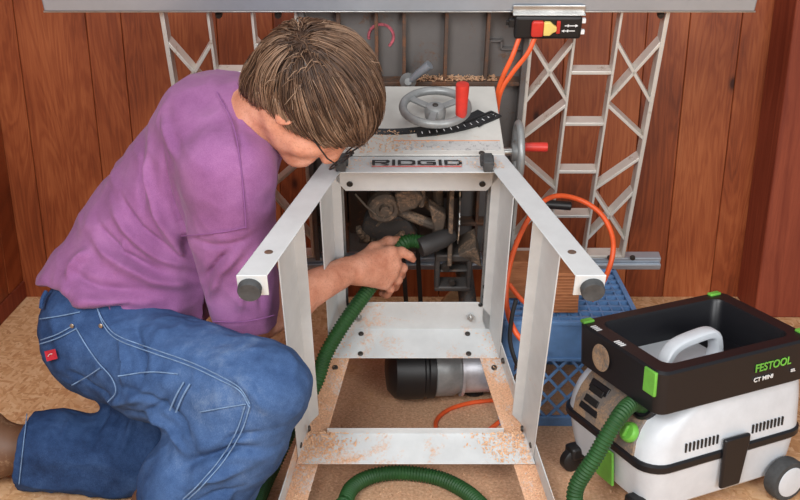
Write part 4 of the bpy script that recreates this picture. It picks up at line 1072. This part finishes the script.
def shirt():
    f = Field((-.92, 1.48, .28), (-.06, 2.25, 1.06), .005)
    lat = ((0, 1, 0), 1.16)
    f.chain([T0 + np.array([-.012, 0, -.02]), T1, T2, T3], [.128, .132, .131, .118], .05, lat)
    f.cap(T3 + np.array([.01, 0, -.02]), NK + np.array([-.012, .015, -.012]), .108, .078, .05)
    f.cap(T3 + np.array([.0, -.06, -.01]), SH_R + np.array([-.012, .012, .005]), .095, .084, .035)
    f.cap(T3 + np.array([.0, .06, 0]), SH_L, .100, .08, .05)
    # belly and chest hanging forward inside the shirt
    f.cap(Pw(196, 262, 1.90), Pw(236, 184, 1.88), .080, .066, .06, ((0, 1, 0), 1.1))
    f.cap(Pw(72, 288, 1.80), Pw(112, 300, 1.76), .066, .085, .05); f.cap(Pw(112, 300, 1.76), Pw(170, 288, 1.78), .085, .08, .05)
    # right sleeve, loose and open at the hem
    hem_c = Pw(245, 322, 1.775); ax = hem_c - SH_R; ax /= np.linalg.norm(ax)
    f.chain([SH_R + np.array([-.008, .006, 0]), Pw(233, 240, 1.705), Pw(241, 342, 1.785)], [.082, .080, .088], .02)
    f.cap(Pw(192, 250, 1.70), Pw(205, 330, 1.72), .010, .030, .03, None, 'cut')
    f.chain([SH_L, SH_L * .4 + EL_L * .6], [.080, .074], .03)
    # open ends: sleeve hem, neck, waist
    def halfspace(p, n, k=.006, box=None):
        n = np.array(n, float); n /= np.linalg.norm(n)
        sl, X, Y, Z = f.sub(*(box or (f.lo, f.lo + f.n * f.h)))
        d = -((X - p[0]) * n[0] + (Y - p[1]) * n[1] + (Z - p[2]) * n[2])
        f.cut(sl, d.astype(np.float32), k)
    halfspace(hem_c, (.10, .05, -1), .006, ((-.42, 1.55, .28), (-.12, 1.90, .47)))
    f.chain_cut = None
    f.cap(Pw(243, 345, 1.79), Pw(240, 300, 1.755), .080, .064, .006, None, 'cut')
    f.cap(HL(-.02, -.03, 0), NK + np.array([-.002, 0, -.005]), .060, .060, .006, None, 'cut')
    # waist hem: a wavering lower edge
    sl, X, Y, Z = f.sub((-.92, 1.48, .28), (-.30, 2.25, .60))
    xs = np.array([side(x, 0)[0] for x in (0, 40, 70, 95, 120, 150, 175, 200, 260)]); 
    zs = np.array([side(0, y, 1.68)[1] for y in (290, 294, 308, 321, 323, 320, 318, 317, 316)])
    hemz = np.interp(X[:, 0, 0], xs, zs)[:, None, None]
    hemz = hemz + np.interp(Y, [1.5, 1.68, 1.83, 2.0], [.02, .0, -.055, -.09])
    d = (hemz - Z) * .85
    keep = (X < -.42)
    f.cut(sl, np.where(keep, -(-d) * -1 * -1, -1.0).astype(np.float32) * 1.0 if False else np.where(keep, -(Z - hemz) * -.85 * -1, 1.0).astype(np.float32) * -1 if False else np.where(keep, (Z - hemz) * .85, 1.0).astype(np.float32), .008)
    V, F = f.mesh(3); N = vnormals(V, F)
    # folds
    G = lambda *a, **k: fold(V, N, *a, **k)
    G([(46, 290), (80, 297), (118, 300), (160, 304)], .014, .010); G([(60, 276), (100, 286), (150, 293)], .010, -.006)
    G([(75, 240), (105, 262), (150, 284), (200, 296)], .014, .009); G([(84, 232), (120, 258), (160, 278)], .008, -.007)
    G([(98, 212), (120, 235), (155, 262), (196, 282)], .013, .008); G([(110, 205), (135, 232), (170, 258)], .007, -.006)
    G([(150, 190), (160, 225), (176, 258), (200, 280)], .012, .007); G([(140, 150), (142, 185), (152, 215), (165, 245)], .010, .006)
    G([(160, 150), (164, 190), (178, 232), (192, 258)], .008, -.006); G([(178, 236), (186, 262), (196, 290), (206, 310)], .010, -.010)
    G([(188, 232), (215, 236), (246, 232), (262, 226)], .007, -.004); G([(250, 235), (225, 262), (210, 300)], .010, .007)
    G([(262, 240), (246, 275), (240, 312)], .009, .005); G([(238, 236), (222, 252), (205, 275)], .006, -.006); G([(270, 255), (262, 285), (262, 315)], .008, -.005)
    G([(150, 118), (166, 140), (184, 160)], .012, .005); G([(226, 92), (240, 125), (250, 150)], .008, -.003); G([(130, 160), (136, 200), (140, 225)], .008, -.005)
    G([(90, 318), (110, 306), (140, 300)], .010, -.008); G([(60, 285), (72, 268), (86, 258)], .010, .007); G([(118, 240), (122, 262), (112, 280)], .008, .004)
    V += N * (vnoise(V * np.array([1, 1, .6]), 14) * .010 + vnoise(V + 3, 32) * .0035 - np.abs(vnoise(np.stack([V[:, 0] * .7 + V[:, 2] * .7, V[:, 1] * .6, (V[:, 2] - V[:, 0]) * .35], 1) + 7, 26)) * .012)[:, None]
    o = np_obj('shirt', V, F, M['shirt'], man)
    # collar band and seams lie on the cloth
    return V, F, N, o
sV, sF, sN, shirt_o = shirt()
def on_cloth(V, N, pts, lift=.0006, step=2.0, Y=None):
    """points of a line drawn on the camera-facing side of a cloth, lifted a hair above it"""
    cam_p = np.array([0, 0, CAM_H]); out = []
    P = smooth_path([(x, y, 0) for x, y in pts], step)
    D = V - cam_p; r = np.linalg.norm(D, axis=1); Dn = D / r[:, None]; fr = (N * Dn).sum(1) < 0.12
    idx = np.where(fr)[0]
    for x, y, _ in P:
        d = at(x, y, 1.8) - cam_p; d /= np.linalg.norm(d)
        c = Dn[idx] @ d; near = idx[c > 1 - 1.6e-5]
        if len(near) == 0: near = idx[np.argsort(-c)[:4]]
        j = near[np.argsort(r[near])[:4]]; rr = r[j].mean(); n = N[j].mean(0); n /= np.linalg.norm(n)
        out.append(cam_p + d * rr + n * lift)
    out = np.array(out)
    for _ in range(2): out[1:-1] = (out[:-2] + out[1:-1] * 2 + out[2:]) / 4
    return out
def seam(V, N, pts, r, name, m, parent, lift=.0006): MB().tube(smooth_path(on_cloth(V, N, pts, lift), .004), r, 6).build(name, m, parent)
seam(sV, vnormals(sV, sF), [(217, 92), (232, 122), (240, 160), (244, 200), (246, 228)], .0011, 'sleeve_seam', M['shirtseam'], shirt_o)
seam(sV, vnormals(sV, sF), [(213, 321), (235, 322), (258, 319), (274, 315)], .0009, 'hem_stitch', M['shirtseam'], shirt_o)

nd_ = HL(-.02, -.03, 0) - NK; nd_ /= np.linalg.norm(nd_); nx_, ny_, _ = frame_axes(nd_)
MB().tube([Vector(NK - nd_ * .018) + (nx_ * math.cos(a) + ny_ * math.sin(a)) * .073 for a in [2 * math.pi * k / 40 for k in range(40)]], .0075, 10, True).build('collar', M['shirt'], shirt_o)
seam(sV, vnormals(sV, sF), [(182, 236), (205, 234), (228, 231), (246, 227)], .0010, 'sleeve_seam', M['shirtseam'], shirt_o)

def jeans():
    f = Field((-1.0, 1.30, -.03), (-.06, 2.16, .62), .005)
    hipR, hipL = Pw(104, 340, 1.74), Pw(98, 332, 1.93)
    f.cap(hipR, hipL, .104, .108, .04); f.cap(Pw(92, 324, 1.76), Pw(90, 322, 1.92), .096, .096, .04)
    f.cap(Pw(108, 302, 1.78), Pw(106, 302, 1.90), .092, .092, .04)
    knR = Pw(263, 388, 1.53); anR = Pw(188, 520, 1.545); knL = np.array([-.385, 1.82, .082]); anL = np.array([-.81, 1.805, .088])
    f.chain([hipR, Pw(185, 374, 1.625), knR], [.104, .093, .078], .04)
    f.cap(Pw(150, 366, 1.66), Pw(232, 386, 1.56), .088, .077, .05)
    f.chain([knR, Pw(236, 436, 1.53), Pw(197, 486, 1.54), anR], [.079, .086, .100, .103], .035)
    f.chain([hipL, Pw(165, 395, 1.88), knL], [.112, .104, .082], .03)
    f.chain([knL, Pw(120, 458, 1.81), Pw(60, 452, 1.805), anL + np.array([-.03, 0, 0])], [.080, .088, .084, .086], .03)
    # cuffs cut off square and hollow
    def halfspace(p, n, box, k=.004):
        n = np.array(n, float); n /= np.linalg.norm(n); sl, X, Y, Z = f.sub(*box)
        f.cut(sl, (-((X - p[0]) * n[0] + (Y - p[1]) * n[1] + (Z - p[2]) * n[2])).astype(np.float32), k)
    halfspace(np.array([-.792, 1.805, .09]), (-1, 0, .16), ((-1, 1.3, -.03), (-.6, 2.1, .3)))
    halfspace(np.array([-.45, 1.545, .052]), (-.25, 0, -1), ((-1, 1.3, -.03), (-.2, 1.72, .25)))
    halfspace(np.array([0, 0, .004]), (0, 0, -1), (f.lo, f.lo + f.n * f.h))
    f.cap(np.array([-.95, 1.805, .088]), np.array([-.78, 1.805, .088]), .070, .062, .004, None, 'cut')
    V, F = f.mesh(3); N = vnormals(V, F)
    G = lambda *a, **k: fold(V, N, *a, Y=1.62, **k)
    G([(190, 425), (215, 410), (250, 398), (280, 402)], .012, -.010); G([(200, 440), (225, 424), (262, 416)], .010, .008); G([(205, 452), (230, 440), (258, 436)], .007, -.006)
    G([(120, 408), (150, 396), (176, 376), (190, 350)], .010, -.006); G([(105, 398), (140, 382), (164, 362)], .012, .007)
    G([(126, 372), (160, 372), (190, 385), (210, 400)], .010, -.006); G([(150, 388), (180, 398), (205, 412)], .010, .007)
    G([(232, 400), (246, 388), (276, 384)], .007, -.005); G([(130, 322), (150, 340), (150, 360)], .009, -.006); G([(118, 330), (134, 352), (130, 375)], .008, .005)
    G([(150, 478), (180, 462), (205, 458)], .010, -.007); G([(160, 492), (190, 480), (214, 478)], .008, .006); G([(250, 430), (232, 468), (205, 496)], .012, .005)
    G([(70, 425), (78, 455), (70, 485)], .010, -.006); G([(100, 430), (112, 460), (104, 490)], .010, .006); G([(40, 422), (46, 450), (38, 480)], .009, .005); G([(140, 440), (150, 466), (140, 492)], .010, -.007)
    G([(225, 330), (262, 345), (292, 372)], .014, .004); G([(60, 372), (90, 386), (128, 392)], .008, -.004)
    V += N * (vnoise(V, 18) * .007 + vnoise(V + 5, 42) * .003 - np.abs(vnoise(V + 9, 24)) * .011 - np.abs(vnoise(V * np.array([.6, 1, 1]) + 11, 48)) * .004)[:, None]; V[:, 2] = np.maximum(V[:, 2], .003)
    o = np_obj('jeans', V, F, M['denim'], man); N = vnormals(V, F)
    S = lambda pts, r=.0011, nm='stitching', m=None: seam(V, N, pts, r, nm, m or M['seam'], o)
    # flat-felled side seam (two rows), pocket, yoke, hammer loop
    for q in (0, 4): S([(97, 308), (104, 322 + q), (118, 336 + q), (150, 348 + q), (190, 362 + q), (220, 376 + q), (240, 388 + q * .7), (250, 404 + q)])
    for q in (0, 5): S([(250 - q, 406), (242 - q, 430), (226 - q, 458), (204 - q, 484), (188 - q, 499)])
    S([(41, 340), (58, 334), (74, 325)]); S([(40, 344), (58, 338), (76, 329)]); S([(76, 328), (86, 345), (98, 362), (112, 378), (116, 392), (108, 402)])
    S([(72, 385), (88, 376), (100, 368)]); S([(40, 319), (60, 316), (80, 312)])
    S([(118, 376), (150, 372), (178, 374)]); S([(184, 382), (176, 396), (170, 410)], .0016); S([(190, 384), (182, 398), (176, 412)], .0016)
    S([(200, 412), (222, 408), (246, 404)]); S([(27, 414), (24, 440), (21, 466), (19, 484)])
    # red woven tag on the back pocket with a small pale mark
    def patch(corners, name, m, lift, parent, th=.0012):
        P = [on_cloth(V, N, [c, (c[0] + .4, c[1] + .4)], lift)[0] for c in corners]
        n = np.cross(P[1] - P[0], P[2] - P[0]); n /= np.linalg.norm(n); n = n if n[1] < 0 else -n
        return MB().prism(P, Vector(n) * th).build(name, m, parent)
    tg = patch([(46, 351), (56, 348.5), (58.5, 358), (48.5, 361)], 'pocket_tag', M['tagred'], .002, o, .0015)
    q = on_cloth(V, N, [(50, 356), (51.5, 353.5), (54, 353)], .0042, .6)
    MB().tube(q, .0006, 5).build('tag_mark', M['white'], tg)
    for p in ((72, 326), (101, 326)):
        c = on_cloth(V, N, [p, (p[0] + .5, p[1] + .5)], .001)[0]
        MB().lathe([(.0042, 0), (.004, .0012), (.002, .002), (.0001, .002)], c, (-.2, -1, .2), 12).build('rivet', M['rivet'], o)
    bp = on_cloth(V, N, [(47, 292), (43, 300), (42, 308)], .002)
    bl = MB(); bl.tube(smooth_path(bp, .004), .004, 8).build('belt_loop', M['denim'], o)
jeans()

def boots():
    # left boot lies sole-back behind the left cuff
    f = Field((-1.16, 1.68, -.01), (-.74, 1.96, .30), .004)
    a = np.array([-.77, 1.805, .085])
    f.cap(a, np.array([-.845, 1.805, .082]), .050, .050, .02); f.cap(np.array([-.845, 1.805, .088]), np.array([-.865, 1.805, .13]), .046, .040, .02)
    f.cap(np.array([-.86, 1.805, .072]), np.array([-.925, 1.80, .05]), .048, .046, .03)
    V, F = f.mesh(3); V[:, 2] = np.maximum(V[:, 2], .003)
    b = np_obj('boot', V, F, M['boot'], man)
    MB().prism([(-.852, 1.762, .175), (-.882, 1.762, .165), (-.972, 1.758, .03), (-.957, 1.758, .004), (-.932, 1.758, .012)], (0, .086, 0)).build('sole', M['bootdark'], b, bevel=.006)
    # right boot stands flat under the raised knee
    f = Field((-.62, 1.34, -.01), (-.18, 1.72, .22), .004)
    A = np.array([-.455, 1.56, .11]); f.cap(A, np.array([-.47, 1.575, .05]), .05, .046, .03)
    f.cap(np.array([-.48, 1.58, .042]), np.array([-.36, 1.485, .04]), .040, .044, .03); f.cap(np.array([-.36, 1.485, .042]), np.array([-.305, 1.445, .032]), .042, .034, .03)
    V, F = f.mesh(3); V[:, 2] = np.maximum(V[:, 2], .003)
    np_obj('boot', V, F, M['boot'], man)
boots()

def hair():
    f = Field(HD - .2, HD + .2, .004); ax = (hf_, hc_, hs_)
    f.ell(HL(-.012, .028, 0), ax, (.109, .088, .087), .02)
    f.cap(HL(-.062, -.01, 0), HL(-.064, -.060, 0), .052, .046, .05, (tuple(hs_), 1.2))
    sl, X, Y, Z = f.sub(HD - .2, HD + .2)
    X, Y, Z = X - HD[0], Y - HD[1], Z - HD[2]
    a = X * hf_[0] + Y * hf_[1] + Z * hf_[2]; b = X * hc_[0] + Y * hc_[1] + Z * hc_[2]
    f.cut(sl, ((b - .75 * a + .048) * .8).astype(np.float32), .012)
    V, F = f.mesh(3); N = vnormals(V, F); V += N * (vnoise(V, 45) * .006)[:, None]
    ho = np_obj('hair', V, F, HAIR[0], man)
    # locks: thin tapered strands combed over the cap from the whorl
    from mathutils.kdtree import KDTree
    r2 = random.Random(11); wh = HL(-.070, .060, .045)
    N = vnormals(V, F); kd = KDTree(len(V))
    for i, p in enumerate(V): kd.insert(p, i)
    kd.balance(); ctr = HL(-.012, .032, 0)
    def inside(p):
        q = p - HD; return (q @ hc_) - .75 * (q @ hf_) > -.048
    mbs = [MB() for _ in HAIR]; cl = vnoise(V, 55); n = 0
    ok = [i for i in range(len(V)) if inside(V[i])]
    while n < 6500:
        i0 = r2.choice(ok); n += 1
        L = r2.uniform(.06, .115); m = 9; outl = r2.uniform(.004, .016); run = 0.0; pts = []; d_prev = None
        p = V[i0].copy(); off = r2.uniform(.0, .006) + max(0, cl[i0]) * .010; wob = np.array([r2.gauss(0, .10) for _ in range(3)])
        lift = r2.uniform(0, .006)
        for i in range(m):
            if inside(p):
                _, k, _ = kd.find(p); nrm = N[k]
                h0 = (p - V[k]) @ nrm; p = p + nrm * (off + lift * i / m - h0)
            else:
                nrm = None; run += L / m
                if run > outl: break
            pts.append(p.copy())
            away = p - wh; dist = np.linalg.norm(away); away /= max(dist, 1e-6)
            comb = away * 1.0 + np.array([.20, -.25, -.55]) + wob * .5
            if nrm is not None: comb = comb - nrm * (comb @ nrm)
            comb /= max(np.linalg.norm(comb), 1e-6)
            d = comb if d_prev is None else d_prev * .55 + comb * .45; d_prev = d / np.linalg.norm(d)
            p = p + d_prev * (L / m)
        m = len(pts)
        if m < 3: continue
        w0 = r2.uniform(.0007, .0014)
        rr = [w0 * (.6 + .4 * min(1, i / 2)) * (1 - (i / m) ** 2 * .85) for i in range(m)]
        ci = min(3, max(0, int(1.6 + cl[i0] * 4.5 + r2.gauss(0, .8))))
        mbs[ci].tube(pts, rr, 4)
    # a few stray hairs standing off the crown
    for k in range(110):
        v = np.array([r2.gauss(0, 1) for _ in range(3)]); p = wh + v * .03; p = V[kd.find(p)[1]]
        nrm = (p - ctr) / np.linalg.norm(p - ctr); d = nrm * .45 + np.array([r2.gauss(0, .6), r2.gauss(0, .5), r2.gauss(.1, .4)]); d /= np.linalg.norm(d)
        pts = [p + d * .030 * t * r2.uniform(.9, 1.1) + np.array([0, 0, -.016]) * t * t for t in (0, .3, .6, 1)]
        mbs[r2.randrange(1, 4)].tube(pts, [.0009, .0009, .0008, .0004], 4)
    allv, allf, mi = [], [], []
    for k, mb in enumerate(mbs):
        n0 = len(allv); allv += mb.v; allf += [tuple(i + n0 for i in q) for q in mb.f]; mi += [k] * len(mb.f)
    me = bpy.data.meshes.new('hair_locks'); me.from_pydata(allv, [], allf)
    for m_ in HAIR: me.materials.append(m_)
    me.polygons.foreach_set('material_index', mi); me.shade_smooth(); me.update()
    o = bpy.data.objects.new('locks', me); C.objects.link(o); o.parent = ho
hair()
def glasses():
    g = empty('eyeglasses'); g.parent = man
    for s in (-1, 1):
        c = Vector(HL(.112, -.008, s * .033)); ring = []
        for k in range(28):
            t = 2 * math.pi * k / 28; ring.append(c + Vector(hs_) * .024 * math.copysign(abs(math.cos(t)) ** .8, math.cos(t)) + Vector(hc_) * .017 * math.copysign(abs(math.sin(t)) ** .8, math.sin(t)))
        MB().tube(ring, .0016, 8, True).build('lens_rim', M['black'], g)
        MB().tube([HL(.110, .002, s * .057), HL(.09, .004, s * .074), HL(.03, .004, s * .082), HL(-.015, .0, s * .086)], .0014, 6).build('temple', M['black'], g)
    MB().tube([HL(.113, -.004, -.010), HL(.117, -.001, 0), HL(.113, -.004, .010)], .0015, 6).build('bridge', M['black'], g)
glasses()
